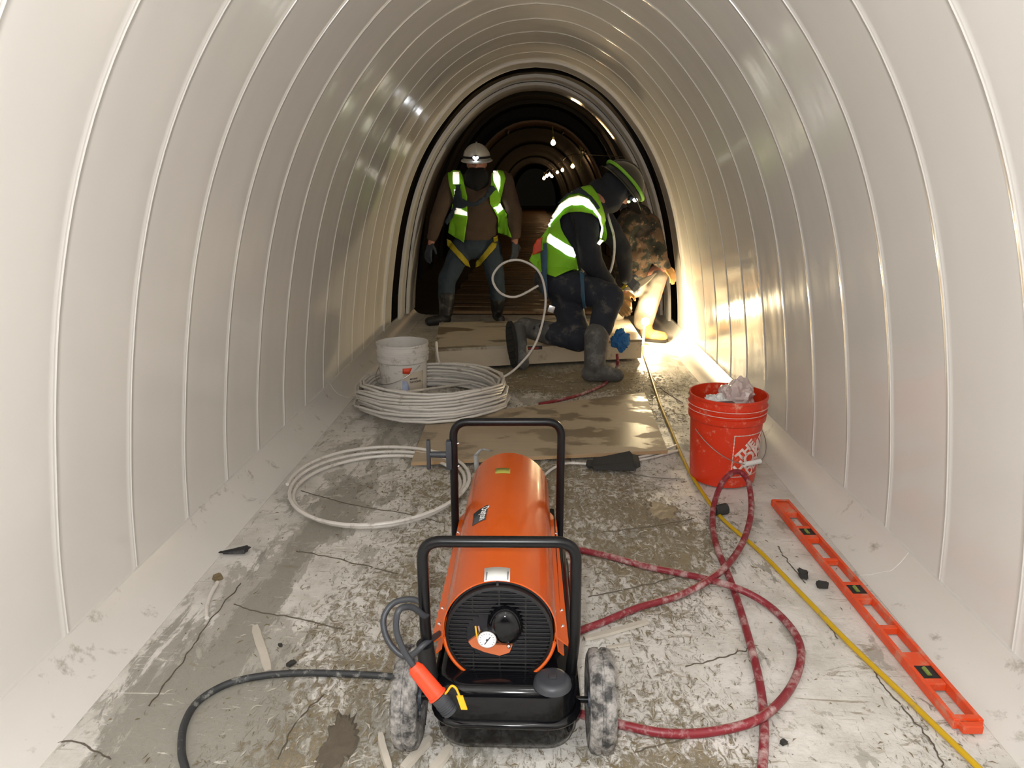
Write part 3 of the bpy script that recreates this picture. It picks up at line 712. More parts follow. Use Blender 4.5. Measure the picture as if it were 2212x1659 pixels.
# power cord, connector, tag
def at_h(u, v, Y): return at(u, v, Y)
P = [Vector((-.19, 1.40, .22)), at(925, 1385, 1.26), at(880, 1418, 1.24), at(842, 1390, 1.25), at(828, 1340, 1.27), at(850, 1303, 1.29), at(893, 1295, 1.29), at(920, 1312, 1.27), at(918, 1330, 1.25), at(890, 1312, 1.225),
     at(862, 1318, 1.20), at(856, 1360, 1.19), at(872, 1405, 1.185), at(893, 1438, 1.18)]
bm = new_bm(); tube(bm, cat(P, 8), .0062, 12); pc = obj('power_cord', bm, M['greyplastic'], heater)
q0 = at(893, 1438, 1.18); q1 = at(943, 1500, 1.165); q2 = at(974, 1538, 1.16)
bm = new_bm(); cyl(bm, q0, q0.lerp(q1, .15), .011, .0155, 20); cyl(bm, q0.lerp(q1, .15), q1, .0155, .0175, 20); cyl(bm, q1, q1+(q1-q0).normalized()*.004, .0195, .0195, 20); pr = obj('connector', bm, M['plugred'], pc)
bm = new_bm(); cyl(bm, q1+(q1-q0).normalized()*.004, q2, .0165, .0155, 20)
for k in range(5): cyl(bm, q1.lerp(q2, .45+.1*k), q1.lerp(q2, .48+.1*k), .0172, .0172, 20)
obj('plug_end', bm, M['greyplastic'], pc)
bm = new_bm(); tube(bm, cat([at(955, 1505, 1.165), at(965, 1495, 1.16), at(975, 1482, 1.157), at(985, 1487, 1.155), at(993, 1505, 1.153)], 5), .0022, 8); obj('tag_tie', bm, M['yellow'], pc)
t0 = at(993, 1503, 1.155); t1 = at(1003, 1532, 1.15); bm = new_bm(); x_, y_ = frame_from(t1-t0)
prism(bm, [(-.006, 0), (.006, 0), (.006, 1), (-.006, 1)], -.0015, .0015, lambda x, y, z: t0.lerp(t1, y)+Vector((x, 0, 0))+Vector((0, z, 0))); obj('paper_tag', bm, M['yellow'], pc, smooth=False)

# ================================================================== BUCKETS
def bucket_prof(r0, r1, hgt):
    def R(z): return r0+(r1-r0)*(z/hgt)*.82
    out = [(0, .0), (r0-.012, .0), (r0-.002, .003), (r0, .010)]
    for z in (.06, .14, .22, hgt-.105): out.append((R(z), z))
    for z, dr in ((hgt-.100, .008), (hgt-.095, .009), (hgt-.075, .009), (hgt-.072, .0035), (hgt-.066, .0035), (hgt-.064, .010), (hgt-.058, .010), (hgt-.055, .004), (hgt-.046, .004), (hgt-.044, .010), (hgt-.038, .010), (hgt-.036, .004), (hgt-.012, .004), (hgt-.010, .007), (hgt, .007)):
        out.append((R(z)+dr, z))
    out += [(R(hgt)-.000, hgt), (R(hgt)-.001, hgt-.01), (R(.2)-.003, .2), (r0-.004, .012), (0, .010)]
    return out
ob = Vector((.793, 2.822, .004)); OH = .365
ob_t = thing('orange_bucket', ob, 'orange plastic bucket with white diagonal lettering and rubbish inside, by right wall', 'bucket')
bm = new_bm(); lathe(bm, bucket_prof(.131, .153, OH), ob, 64); bmesh.ops.remove_doubles(bm, verts=bm.verts[:], dist=1e-5); obd = obj('bucket_body', bm, M['bucketo'], ob_t, angle=50)
for z in (OH-.040, OH-.061):      # scuffed pale edges of the ribs
    bm = new_bm(); rr = .131+.022*(z/OH)*.82+.0102; R = []
    tube(bm, [ob+Vector((rr*cos(2*pi*k/64), rr*sin(2*pi*k/64), z)) for k in range(64)], .0012, 6, True); obj('rib_edge', bm, M['print_white'], ob_t)
cam_az = atan2(-ob.y, -ob.x)
def bmap(s, z, c=ob, r0=.131, r1=.153, hgt=OH, az=cam_az, off=.0012):
    rr = r0+(r1-r0)*(z/hgt)*.82+off; a = az+s/.143; return c+Vector((rr*cos(a), rr*sin(a), z))
def bucket_bm(bm, f):
    bmesh.ops.recalc_face_normals(bm, faces=bm.faces[:])
    for v in bm.verts: v.co = f(v.co.x, v.co.y)
LZ0, LS0, LW = .050, .036, .18     # logo square: lower z, left arc position, size
bm = new_bm(); t_ = .004
for a, b, c_, d in ((LS0, LZ0, LS0+t_, LZ0+LW), (LS0, LZ0+LW-t_, LS0+LW, LZ0+LW), (LS0, LZ0, LS0+LW, LZ0+t_), (LS0+LW-t_, LZ0, LS0+LW, LZ0+LW)):
    n = 12; hor = c_-a > d-b
    for k in range(n):
        if hor: x0 = a+(c_-a)*k/n; x1 = a+(c_-a)*(k+1)/n; y0, y1 = b, d
        else: x0, x1 = a, c_; y0 = b+(d-b)*k/n; y1 = b+(d-b)*(k+1)/n
        bm.faces.new([bm.verts.new((x, y, 0)) for x, y in ((x0, y0), (x1, y0), (x1, y1), (x0, y1))])
bucket_bm(bm, lambda x, y: bmap(x, y)); obj('logo_frame', bm, M['print_white'], obd, solid=.0005)
ctr_ = (LS0+LW/2, LZ0+LW/2); ca = cos(pi/4); sa = sin(pi/4)
for txt, size, dx, dy, sx_ in (('THE', .052, -.006, .040, 1.0), ('HOME', .078, .004, -.004, .90), ('DEPOT', .056, .006, -.050, .76)):
    bm = text_bm(txt, size, .0028)
    bmesh.ops.subdivide_edges(bm, edges=[e for e in bm.edges if e.calc_length() > .01], cuts=2)
    for v in bm.verts:
        x = v.co.x*sx_+dx; y = v.co.y+dy; X_ = ctr_[0]+x*ca-y*sa; Z_ = ctr_[1]+x*sa+y*ca; v.co = bmap(X_, Z_, off=.0016)
    obj('logo_lettering', bm, M['print_white'], obd, solid=.0005)
def bail(c, r, z, ax, drop, m, parent, grip=True, lean=.0):
    P = []
    for k in range(25):
        t = pi*k/24; P.append(Vector((cos(ax)*r*cos(t), sin(ax)*r*cos(t), 0))+Vector((-sin(ax), cos(ax), 0))*(-(r+.012)*sin(t))+Vector((0, 0, z-drop*sin(t))))
    bm = new_bm(); tube(bm, [Vector(c)+p for p in P], .0019, 6); b = obj('bail_handle', bm, m, parent)
    if grip:
        bm = new_bm(); cyl(bm, Vector(c)+P[10], Vector(c)+P[14], .010, .010, 12); obj('grip', bm, M['paper'], b)
bail(ob, .158, .235, cam_az+pi/2+.75, .12, M['wire'], ob_t)
# rubbish in the orange bucket
rim = ob+Vector((0, 0, OH))
def crumple(name, c, r, m, parent, seed, amp=.35, label=None, cat_=None):
    bm = new_bm(); bmesh.ops.create_icosphere(bm, subdivisions=4, radius=1)
    for v in bm.verts:
        n = noise.noise(v.co*1.7+Vector((seed, 0, 0)))*amp+abs(noise.noise(v.co*4+Vector((0, seed, 0))))*amp*.9
        p = v.co*(1+n); v.co = Vector(c)+Vector((p.x*r[0], p.y*r[1], p.z*r[2]))
    o = obj(name, bm, m, parent, angle=25)
    if label: tag(o, label, cat_)
    return o
crumple('crumpled_bag', rim+Vector((.045, .04, -.035)), (.068, .055, .075), M['rag'], None, 3, .35, 'crumpled cloudy plastic bag poking out of the orange bucket', 'bag')
crumple('crumpled_paper', rim+Vector((-.055, -.015, -.045)), (.05, .045, .035), M['paper'], None, 11, .5, 'crumpled white paper wrapper inside the orange bucket at its left', 'wrapper')
ct = thing('drink_carton', rim+Vector((-.03, -.07, -.1)), 'small brown printed carton inside the orange bucket at its front', 'carton')
bm = new_bm(); box(bm, rim+Vector((-.03, -.07, -.055)), (.075, .035, .07), Matrix.Rotation(.15, 3, 'Z'), .003); obj('carton_body', bm, M['cup'], ct)
bm = new_bm(); rz = Matrix.Rotation(.15, 3, 'Z')
for k in range(6): box(bm, rim+Vector((-.03, -.07, -.055))+rz @ Vector((-.02+k*.009, -.0185, .012)), (.003, .001, .02), rz)
tag(obj('printed_bars', bm, M['tan'], ct), kind='stuff')

wb = Vector((-.722, 3.85, .004)); WH = .345
wbt = thing('white_bucket', wb, 'scuffed white plastic bucket with a torn red and blue label standing inside the tubing coil', 'bucket')
bm = new_bm(); lathe(bm, bucket_prof(.122, .140, WH), wb, 64); bmesh.ops.remove_doubles(bm, verts=bm.verts[:], dist=1e-5); wbd = obj('bucket_body', bm, M['bucketw'], wbt, angle=50)
waz = atan2(-wb.y, -wb.x)
def wpatch(name, poly, m, off=.001):
    bm = new_bm(); bm.faces.new([bm.verts.new((x, y, 0)) for x, y in poly]); lo = min(p[0] for p in poly); hi = max(p[0] for p in poly); k = lo+.01
    while k < hi: bmesh.ops.bisect_plane(bm, geom=bm.verts[:]+bm.edges[:]+bm.faces[:], plane_co=(k, 0, 0), plane_no=(1, 0, 0)); k += .01
    bucket_bm(bm, lambda x, y: bmap(x, y, wb, .122, .140, WH, waz, off)); return obj(name, bm, m, wbd, solid=.0005)
wpatch('label_sheet', [(-.015, .03), (.13, .03), (.135, .20), (.03, .20), (-.005, .19)], M['tan'], .001)
wpatch('label_blue', [(-.015, .03), (.06, .03), (.045, .06), (.022, .15), (-.008, .16)], M['blueprint'], .0018)
wpatch('label_red', [(-.004, .226), (.052, .226), (.034, .192), (-.006, .197)], M['red'], .0018)
bm = text_bm('NATIONAL', .016, .0003)
for v in bm.verts: v.co = bmap(v.co.x+.075, v.co.y+.145, wb, .122, .140, WH, waz, .0028)
obj('label_lettering', bm, M['ink'], wbd)
bm = text_bm('MIXING', .014, .0003)
for v in bm.verts: v.co = bmap(v.co.x+.06, v.co.y+.163, wb, .122, .140, WH, waz, .0028)
obj('label_lettering', bm, M['ink'], wbd)
bail(wb, .145, .235, waz+pi/2-.9, .10, M['wire'], wbt, False)

# ================================================================== TUBING
TT = .0074
cc = Vector((-.555, 3.81, 0)); P = []
turns = 27; random.seed(3)
ph = [random.uniform(0, 6) for _ in range(40)]
for i in range(turns*40+1):
    k = i/40; a = 2*pi*k+.4; K_ = int(k); fr_ = k-K_
    def lay_(q): row = q//4; c_ = q % 4; c_ = c_ if row % 2 == 0 else 3-c_; return .418-c_*.0185+.010*(row % 2)-row*.003, TT+row*.0205+.003*(c_ % 2)
    r0_, z0_ = lay_(K_); r1_, z1_ = lay_(K_+1); e_ = max(0, (fr_-.75)/.25); rr = r0_+(r1_-r0_)*e_+.009*sin(a+ph[K_ % 40])+.003*sin(3*a+k)
    z = z0_+(z1_-z0_)*e_+.007*(1+sin(2*a+ph[K_ % 40]))
    y_ = sin(a)*rr*1.02; P.append(cc+Vector((cos(a)*rr, y_, z+.032*min(1, max(0, (-.12-y_)/.15)))))
P = P[:-14]
tail = [at(1085, 815, 4.18), at(1130, 780, 4.28), at(1160, 735, 4.34), at(1177, 670, 4.38), at(1176, 620, 4.40), at(1160, 582, 4.40), at(1122, 562, 4.40), at(1085, 570, 4.40), at(1064, 600, 4.40), at(1080, 632, 4.38), at(1115, 641, 4.37), at(1163, 617, 4.36)]
bm = new_bm(); tube(bm, P[::2]+cat([P[-1], at(1010, 828, 4.1)]+tail, 6)[1:], TT, 8)
tag(obj('tubing_coil', bm, M['whitetube'], None, base=True), 'big coil of white plastic tubing around the white bucket, its free end curling up', 'tubing')
bm = new_bm(); P = []
c2 = Vector((-.610, 2.64, 0))
for i in range(int(2.62*40)):
    k = i/40; a = 2*pi*k-.3; rr = .325+.017*k; P.append(c2+Vector((cos(a)*rr*.99, sin(a)*rr*1.06+.012*k, TT+.004+.010*k+.004*sin(a*2+k))))
tail = [on(905, 975, .04), on(960, 998, .03), on(1010, 1045, .02)]
tube(bm, P, TT, 8); tag(obj('loose_tubing', bm, M['whitetube']), 'loose ring of white plastic tubing lying on the floor left of the heater', 'tubing')
bm = new_bm(); tube(bm, cat([on(1160, 1045, TT), on(1190, 1015, TT), on(1225, 1001, TT+.003), on(1290, 1002, TT), on(1360, 991, TT), on(1410, 981, TT), on(1462, 962, TT)], 8), TT*.8, 8); tag(obj('tubing_length', bm, M['whitetube']), 'white tubing strand passing under the near edge of the plywood board', 'tubing')
bm = new_bm(); tube(bm, cat([on(1345, 998, TT), on(1400, 990, TT), on(1470, 972, TT)], 8), TT*.7, 8); tag(obj('tubing_length', bm, M['whitetube']), 'second white strand in front of the board corner near orange bucket', 'tubing')
bm = new_bm(); tube(bm, cat([at(942, 738, 4.48), at(944, 760, 4.46), at(950, 785, 4.44), at(962, 806, 4.40)], 6), TT, 8); tag(obj('tubing_stub', bm, M['whitetube']), 'short white tube end standing up against the platform left corner', 'tubing')
bm = new_bm(); tube(bm, cat([on(470, 1258, TT), on(455, 1285, TT), on(447, 1312, TT), on(447, 1335, TT)], 6), TT*.85, 10); tag(obj('tube_offcut', bm, M['whitetube']), 'short curved white tube offcut on the grey smear at left', 'tubing')

# ================================================================== HOSES AND CABLES
HR = .0105; z = HR
pts = [on(1640, 1720, z), on(1648, 1640, z), on(1650, 1560, z), on(1640, 1470, z), on(1612, 1360, z), on(1580, 1260, z), on(1545, 1170, z+.012), on(1540, 1105, z+.02), at(1556, 1050, 2.56), at(1580, 1022, 2.60), at(1602, 1022, 2.62), at(1618, 1048, 2.56), on(1622, 1110, z+.025), on(1600, 1180, z+.012),
       on(1550, 1240, z+HR*2.0), on(1470, 1285, z), on(1380, 1312, z), on(1300, 1345, z), on(1255, 1362, z), on(1190, 1395, z), on(1160, 1440, z), on(1180, 1500, z), on(1250, 1540, z), on(1345, 1566, z), on(1440, 1584, z), on(1540, 1580, z), on(1640, 1552, z+HR*2.1), on(1705, 1490, z), on(1730, 1420, z),
       on(1715, 1365, z), on(1660, 1308, z), on(1590, 1270, z+HR*2.2), on(1500, 1245, z+.004), on(1400, 1225, z), on(1320, 1203, z), on(1262, 1190, z), on(1200, 1180, z)]
bm = new_bm(); tube(bm, cat(pts, 8), HR, 12); rh = obj('red_hose', bm, M['redhose']); tag(rh, 'long dusty red rubber hose looping over the floor right of the heater', 'hose')
e = on(1556, 1101, .022); rot = Matrix.Rotation(-.5, 3, 'Z')
bm = new_bm(); cyl(bm, e-Vector((.022, .008, 0)), e+Vector((.024, .010, 0)), .019, .021, 18); kb = obj('pipe_cap', bm, M['foam']); tag(kb, 'small black cylindrical cap lying beside the red hose bend', 'cap')
bm = new_bm(); tube(bm, cat([on(1165, 873, .008), on(1210, 864, .008), on(1260, 850, .008), on(1305, 830, .009), on(1327, 805, .012), at(1334, 785, 4.50), at(1333, 765, 4.50)], 8), .0095, 10); tag(obj('red_hose', bm, M['redhose']), 'short red hose running from beneath the plywood board to the blue rag', 'hose')
yp = [at(1385, 735, 5.66), on(1389, 760, .007), on(1402, 800, .007), on(1425, 870, .007), on(1450, 930, .007), on(1482, 1005, .007), on(1520, 1068, .007), on(1562, 1122, .007), on(1640, 1190, .007), on(1735, 1287, .007), on(1830, 1385, .007), on(1950, 1500, .007), on(2110, 1655, .007), on(2180, 1720, .007)]
bm = new_bm(); tube(bm, cat(yp, 8), .007, 10); tag(obj('yellow_hose', bm, M['yhose']), 'thin yellow air hose running along the right side past the orange bucket', 'hose')
bp = [on(420, 1730, .009), on(400, 1659, .009), on(392, 1620, .009), on(398, 1565, .009), on(428, 1515, .009), on(490, 1478, .009), on(560, 1461, .009), on(640, 1454, .009), on(730, 1455, .009), on(800, 1458, .009), on(870, 1464, .009), on(960, 1475, .012)]
bm = new_bm(); tube(bm, cat(bp, 8), .0085, 12); tag(obj('black_cable', bm, M['cable']), 'thick black rubber cable curving left from under the heater wheel', 'cable')

# ================================================================== SPIRIT LEVEL
LA = on(2089, 1575, .0); LB = on(1684, 1092, .0); LA.z = LB.z = 0; LD = (LB-LA); LL = LD.length; LD.normalize(); LN = Vector((-LD.y, LD.x, 0))
lv = thing('spirit_level', (LA+LB)/2, 'long orange spirit level with rectangular cutouts lying flat along the right wall', 'level')
LT, LWd = .026, .066
slots = []
def tpar(cx, cy): p = on(1500+cx*.367, 1050+cy*.367, LT); return (p-LA).dot(LD)/LL
for a, b in (((520, 160), (570, 222)), ((660, 310), (715, 410)), ((775, 438), (835, 548)), ((960, 668), (1050, 800)), ((1110, 842), (1215, 958)), ((1395, 1172), (1500, 1338)), ((1545, 1365), (1580, 1395))):
    slots.append(sorted((tpar(*a), tpar(*b))))
vials = [tpar(597, 262), tpar(885, 600), tpar(1300, 1085)]
slots = [[a-.007, b+.007] for a, b in slots if b-a > .01]
allh = sorted([tuple(s)+('s',) for s in slots]+[(v-.021, v+.021, 'v') for v in vials])
def lvl(t, n, z): return LA+LD*(t*LL)+LN*n+Vector((0, 0, z))
def lbox(bm, t0, t1, n0, n1, z0, z1): prism(bm, [(t0, n0), (t1, n0), (t1, n1), (t0, n1)], z0, z1, lambda x, y, z: lvl(x, y, z))
bm = new_bm(); hw = LWd/2
lbox(bm, 0, 1, -hw, -hw+.0105, 0, LT); lbox(bm, 0, 1, hw-.0105, hw, 0, LT); cur = .0; last = 0
for a, b, k in allh: lbox(bm, last, a, -hw+.0105, hw-.0105, .003, LT-.003); last = b
lbox(bm, last, 1, -hw+.0105, hw-.0105, .003, LT-.003)
bmesh.ops.bevel(bm, geom=bm.edges[:], offset=.0012, segments=1, affect='EDGES'); fr = obj('level_frame', bm, M['level'], lv, smooth=False)
for t0, t1 in ((-.002, .016), (.984, 1.002)):
    bm = new_bm(); lbox(bm, t0, t1, -hw-.002, hw+.002, -.0, LT+.001); bmesh.ops.bevel(bm, geom=bm.edges[:], offset=.004, segments=2, affect='EDGES'); obj('end_cap', bm, M['level'], lv)
for v in vials:
    bm = new_bm(); lbox(bm, v-.02, v+.02, -hw+.0105, hw-.0105, .005, LT-.004); vb = obj('vial_block', bm, M['plastic'], lv, smooth=False)
    bm = new_bm(); cyl(bm, lvl(v-.012, 0, LT-.004), lvl(v+.012, 0, LT-.004), .0055, .0055, 12); sphere(bm, lvl(v, 0, LT), .003, 8); obj('vial', bm, M['vial'], vb)

# ================================================================== SMALL FLOOR OBJECTS
def chunk(name, p, s, m, label, cat_, seed, flat=1):
    bm = new_bm(); bmesh.ops.create_cube(bm, size=1); bmesh.ops.bevel(bm, geom=bm.edges[:], offset=.12, segments=2, affect='EDGES')
    rot = Matrix.Rotation(seed*1.3, 3, 'Z')
    for v in bm.verts:
        q = Vector((v.co.x*s[0], v.co.y*s[1], v.co.z*s[2])); q += noise.noise_vector(v.co*2+Vector((seed, seed, 0)))*s[0]*.18; v.co = Vector(p)+rot @ q
    mn = min(v.co.z for v in bm.verts)
    for v in bm.verts: v.co.z += .0005-mn
    return tag(obj(name, bm, m, angle=30), label, cat_)
chunk('rubber_chunk', on(1735, 1241, .01), (.036, .024, .018), M['foam'], 'black rubber chunk lying between yellow hose and spirit level', 'debris', 1)
chunk('rubber_chunk', on(1776, 1263, .01), (.034, .022, .018), M['foam'], 'black rubber chunk touching the side of the spirit level', 'debris', 2.3)
chunk('rubber_sheet', on(1322, 1006, .01), (.20, .12, .014), M['foam'], 'flat black rubber scrap under the near right edge of the board', 'scrap', .1)
chunk('clay_lump', on(470, 1247, .01), (.028, .022, .016), M['chipd'], 'small brown square lump beside the white tube offcut', 'debris', 3)
chunk('pebble', on(629, 1434, .004), (.026, .015, .006), M['foam'], 'flat dark oval spot of rubber beyond the black cable', 'debris', .7)
chunk('pebble', on(606, 1393, .004), (.014, .009, .005), M['foam'], 'tiny dark oval chip, further of the two beyond the cable', 'debris', 1.7)
chunk('dark_leaf', on(507, 1194, .004), (.085, .022, .006), M['boot'], 'long dark wet scrap near the left cove', 'debris', .15)
chunk('stone', on(1692, 1605, .004), (.014, .012, .008), M['foam'], 'small dark stone right of the red hose at the picture bottom', 'debris', .4)
def stick(name, a, b, w_, t, m, label, cat_='offcut'):
    a = Vector((a.x, a.y, 0)); b = Vector((b.x, b.y, 0)); d = (b-a).normalized(); n = Vector((-d.y, d.x, 0)); bm = new_bm(); N = 8; L = []
    for i in range(N+1):
        k = i/N; ww = w_*(.92+.16*noise.noise(Vector((k*9, w_*90, 4))))/2*(.7 if i in (0, N) else 1); c = a.lerp(b, k)+n*noise.noise(Vector((k*1.5, w_*50, 1)))*w_*.3
        L.append([c-n*ww+Vector((0, 0, .0003)), c+n*ww+Vector((0, 0, .0003)), c+n*ww*.8+Vector((0, 0, t)), c-n*ww*.8+Vector((0, 0, t))])
    loft(bm, L); return tag(obj(name, bm, m, smooth=False), label, cat_)
stick('wood_offcut', on(930, 1600), on(868, 1665), .022, .012, M['chip'], 'pale wood offcut beside the left heater wheel, nearest the wheel')
stick('wood_offcut', on(975, 1618), on(930, 1665), .026, .010, M['chip'], 'pale wood offcut under the front left corner of the tank')
stick('wood_offcut', on(822, 1590), on(842, 1668), .018, .010, M['chip'], 'narrow pale offcut left of the left heater wheel')
stick('paper_strip', on(552, 1352), on(576, 1450), .026, .003, M['chip'], 'thin curved pale strip ending at the black cable')
stick('wood_offcut', on(1262, 1382), on(1400, 1346), .022, .008, M['chip'], 'pale stick right of the heater under the red hose')
stick('wood_offcut', on(1310, 1400), on(1360, 1393), .010, .006, M['chip'], 'short thin pale stick behind the right heater wheel')
# grey bracket and cup shape at far end of the heater
bk = thing('metal_bracket', on(1040, 975, 0), 'bent grey metal strip leaning on the board behind the heater', 'bracket')
bm = new_bm(); Pk = [at(1030, 1020, 2.82), at(1027, 985, 2.84), at(1040, 970, 2.86), at(1062, 975, 2.88)]
for i in range(3):
    a, b = Pk[i], Pk[i+1]; d = (b-a); n = Vector((0, .02, .006)); bm.faces.new([bm.verts.new(q) for q in (a-Vector((.010, 0, 0)), b-Vector((.008, 0, 0)), b+Vector((.010, .01, .0)), a+Vector((.010, .01, 0)))])
obj('strip', bm, M['silver'], bk, solid=.003)
# mud pats
def pat(p, rx, ry, hgt, m, label, seed, nm='mud_pat'):
    bm = new_bm(); N = 64; c = bm.verts.new(Vector((p.x, p.y, hgt))); R1 = []; R2 = []
    for k in range(N):
        a = 2*pi*k/N; f = 1+.5*noise.noise(Vector((cos(a)*1.6, sin(a)*1.6, seed)))+.35*noise.noise(Vector((cos(a)*6, sin(a)*6, seed))); d = Vector((cos(a)*rx*f, sin(a)*ry*f, 0)); R1.append(bm.verts.new(Vector((p.x, p.y, hgt))+d*.86)); R2.append(bm.verts.new(Vector((p.x, p.y, .0))+d))
    for k in range(N):
        j = (k+1) % N; bm.faces.new((c, R1[k], R1[j])); bm.faces.new((R1[k], R2[k], R2[j], R1[j]))
    return tag(obj(nm, bm, m, smooth=False), label, 'mud')
pat(on(1432, 1107), .055, .075, .007, M['mud'], 'wet brown mud pat left of the hose loop, near orange bucket', 2)
pat(on(728, 1610), .040, .085, .003, M['mudd'], 'elongated dark mud smear left of the heater at picture bottom', 5)
# torn shavings, straw and grit trodden into the floor: nobody could count them
random.seed(11)
def litter(name, n, m, smin, smax, wid, G, label):
    bm = new_bm(); c = 0
    while c < n:
        x = random.uniform(-1.0, 1.0); y = random.uniform(.85, 4.5)
        if random.random() > gsum(G, x, y)*.9+.06: continue
        c += 1; L = random.uniform(smin, smax); a = random.gauss(.9, .9); d = Vector((cos(a), sin(a), 0)); nn = Vector((-d.y, d.x, 0)); w_ = random.uniform(.4, 1)*wid; p = Vector((x, y, .0008)); bend = random.uniform(-.15, .15)*L; hh = random.uniform(.0008, .003)
        A = [p-d*L/2-nn*w_*.5, p+nn*bend-nn*w_*.6+Vector((0, 0, hh)), p+d*L/2, p+nn*bend+nn*w_*.6+Vector((0, 0, hh)), ]
        v = [bm.verts.new(q) for q in A]; b = [bm.verts.new(Vector((q.x, q.y, 0))) for q in A]
        bm.faces.new(v); 
        for i in range(4): j = (i+1) % 4; bm.faces.new((b[i], b[j], v[j], v[i]))
    o = obj(name, bm, m, smooth=False, base=False); return tag(o, label, 'debris', kind='stuff')
# thin mud lines and cracks scored into the floor
LINES = [[(60, 1590), (140, 1520), (210, 1455), (300, 1340), (340, 1290), (365, 1270)], [(278, 1282), (292, 1312), (312, 1335)], [(520, 1260), (450, 1345), (400, 1420), (320, 1525)], [(505, 1305), (560, 1322), (640, 1335), (740, 1360)],
         [(650, 1060), (760, 1090), (880, 1110), (960, 1130)], [(1300, 1150), (1420, 1135), (1500, 1120)], [(1880, 1430), (1900, 1470), (1960, 1540), (2010, 1600), (2040, 1659)], [(1680, 1180), (1700, 1210), (1740, 1260)], [(1770, 1320), (1810, 1380)],
         [(1270, 1290), (1400, 1262), (1480, 1240)], [(1370, 1625), (1500, 1590), (1600, 1562)], [(1400, 800), (1430, 840), (1475, 870)], [(640, 1190), (720, 1205), (860, 1240)], [(1300, 1010), (1400, 1030), (1480, 1035)], [(700, 1500), (640, 1560), (600, 1640)], [(1480, 1440), (1560, 1420), (1620, 1400)], [(60, 1640), (150, 1600), (240, 1640)]]
bm = new_bm()
for q, L in enumerate(LINES):
    C_ = cat([on(u, v) for u, v in L], 16); pv = None
    for k, p in enumerate(C_):
        d = (C_[min(k+1, len(C_)-1)]-C_[max(k-1, 0)]).normalized(); n = Vector((-d.y, d.x, 0)); j = noise.noise(Vector((k*.31, q*7, 0))); ww = .0012+.0028*abs(noise.noise(Vector((k*.45, q*3, 5)))); c_ = Vector((p.x, p.y, 0))+n*j*.008
        row = [bm.verts.new(c_-n*ww+Vector((0, 0, -.001))), bm.verts.new(c_-n*ww*.5+Vector((0, 0, .0014))), bm.verts.new(c_+n*ww*.5+Vector((0, 0, .0014))), bm.verts.new(c_+n*ww+Vector((0, 0, -.001)))]
        if pv:
            for i in range(3): bm.faces.new((pv[i], pv[i+1], row[i+1], row[i]))
        pv = row
tag(obj('mud_lines', bm, M['mudd'], base=False), 'thin dark mud lines trodden across the white floor', 'mud', kind='stuff')
litter('wood_shavings', 1200, M['chip'], .008, .035, .0028, G_MUD, 'pale wood shavings trodden into the mud around the heater')
litter('straw_litter', 2600, M['chipd'], .004, .020, .0018, G_MUD, 'brown straw and dirt crumbs scattered over the white floor')

# ================================================================== PEOPLE
def hand(shapes, wrist, d, nrm, s=1.0, curl=.5):
    """palm plus five unequal bent fingers and a thumb off the side; d = pointing direction, nrm = back of hand"""
    d = d.normalized(); nrm = (nrm-d*nrm.dot(d)).normalized(); sd = d.cross(nrm)
    pc = wrist+d*.045*s
    for o_ in (-.026, -.009, .009, .026): shapes.append(('c', wrist+d*.012*s+sd*o_*.7*s, .015*s, wrist+d*.085*s+sd*o_*s, .0125*s))
    for k, (o_, L) in enumerate(((-.030, .062), (-.010, .078), (.010, .074), (.030, .058))):
        a = wrist+d*.088*s+sd*o_*s; d1 = (d-nrm*curl*.5).normalized(); b = a+d1*L*.5*s; d2 = (d-nrm*curl*1.6).normalized(); c_ = b+d2*L*.5*s
        shapes.append(('c', a, .0105*s, b, .0095*s)); shapes.append(('c', b, .0095*s, c_, .008*s))
    a = wrist+d*.025*s-sd*.030*s; b = a+(d*.7-sd*.8-nrm*.2).normalized()*.038*s; c_ = b+(d*1.0-sd*.25-nrm*.5).normalized()*.030*s
    shapes.append(('c', a, .014*s, b, .0115*s)); shapes.append(('c', b, .0115*s, c_, .009*s))
def limb(*pr):
    return [('c', pr[i][0], pr[i][1], pr[i+1][0], pr[i+1][1]) for i in range(len(pr)-1)]
def face(shapes, c, f, u, s=1.0):
    """head with nose, brow, lips, chin and ears; c centre, f facing, u up"""
    sd = f.cross(u).normalized(); rot = Matrix((sd, f, u)).transposed()
    shapes += [('e', c, (.076*s, .096*s, .115*s), rot), ('e', c+f*.03*s-u*.065*s, (.052*s, .062*s, .055*s), rot), ('c', c+f*.090*s+u*.012*s, .010*s, c+f*.108*s-u*.018*s, .013*s),
               ('e', c+f*.088*s-u*.052*s, (.026*s, .012*s, .010*s), rot), ('e', c+f*.085*s+u*.028*s, (.055*s, .014*s, .010*s), rot)]
    for k in (-1, 1): shapes.append(('e', c+sd*k*.078*s-u*.01*s, (.010*s, .018*s, .030*s), rot))
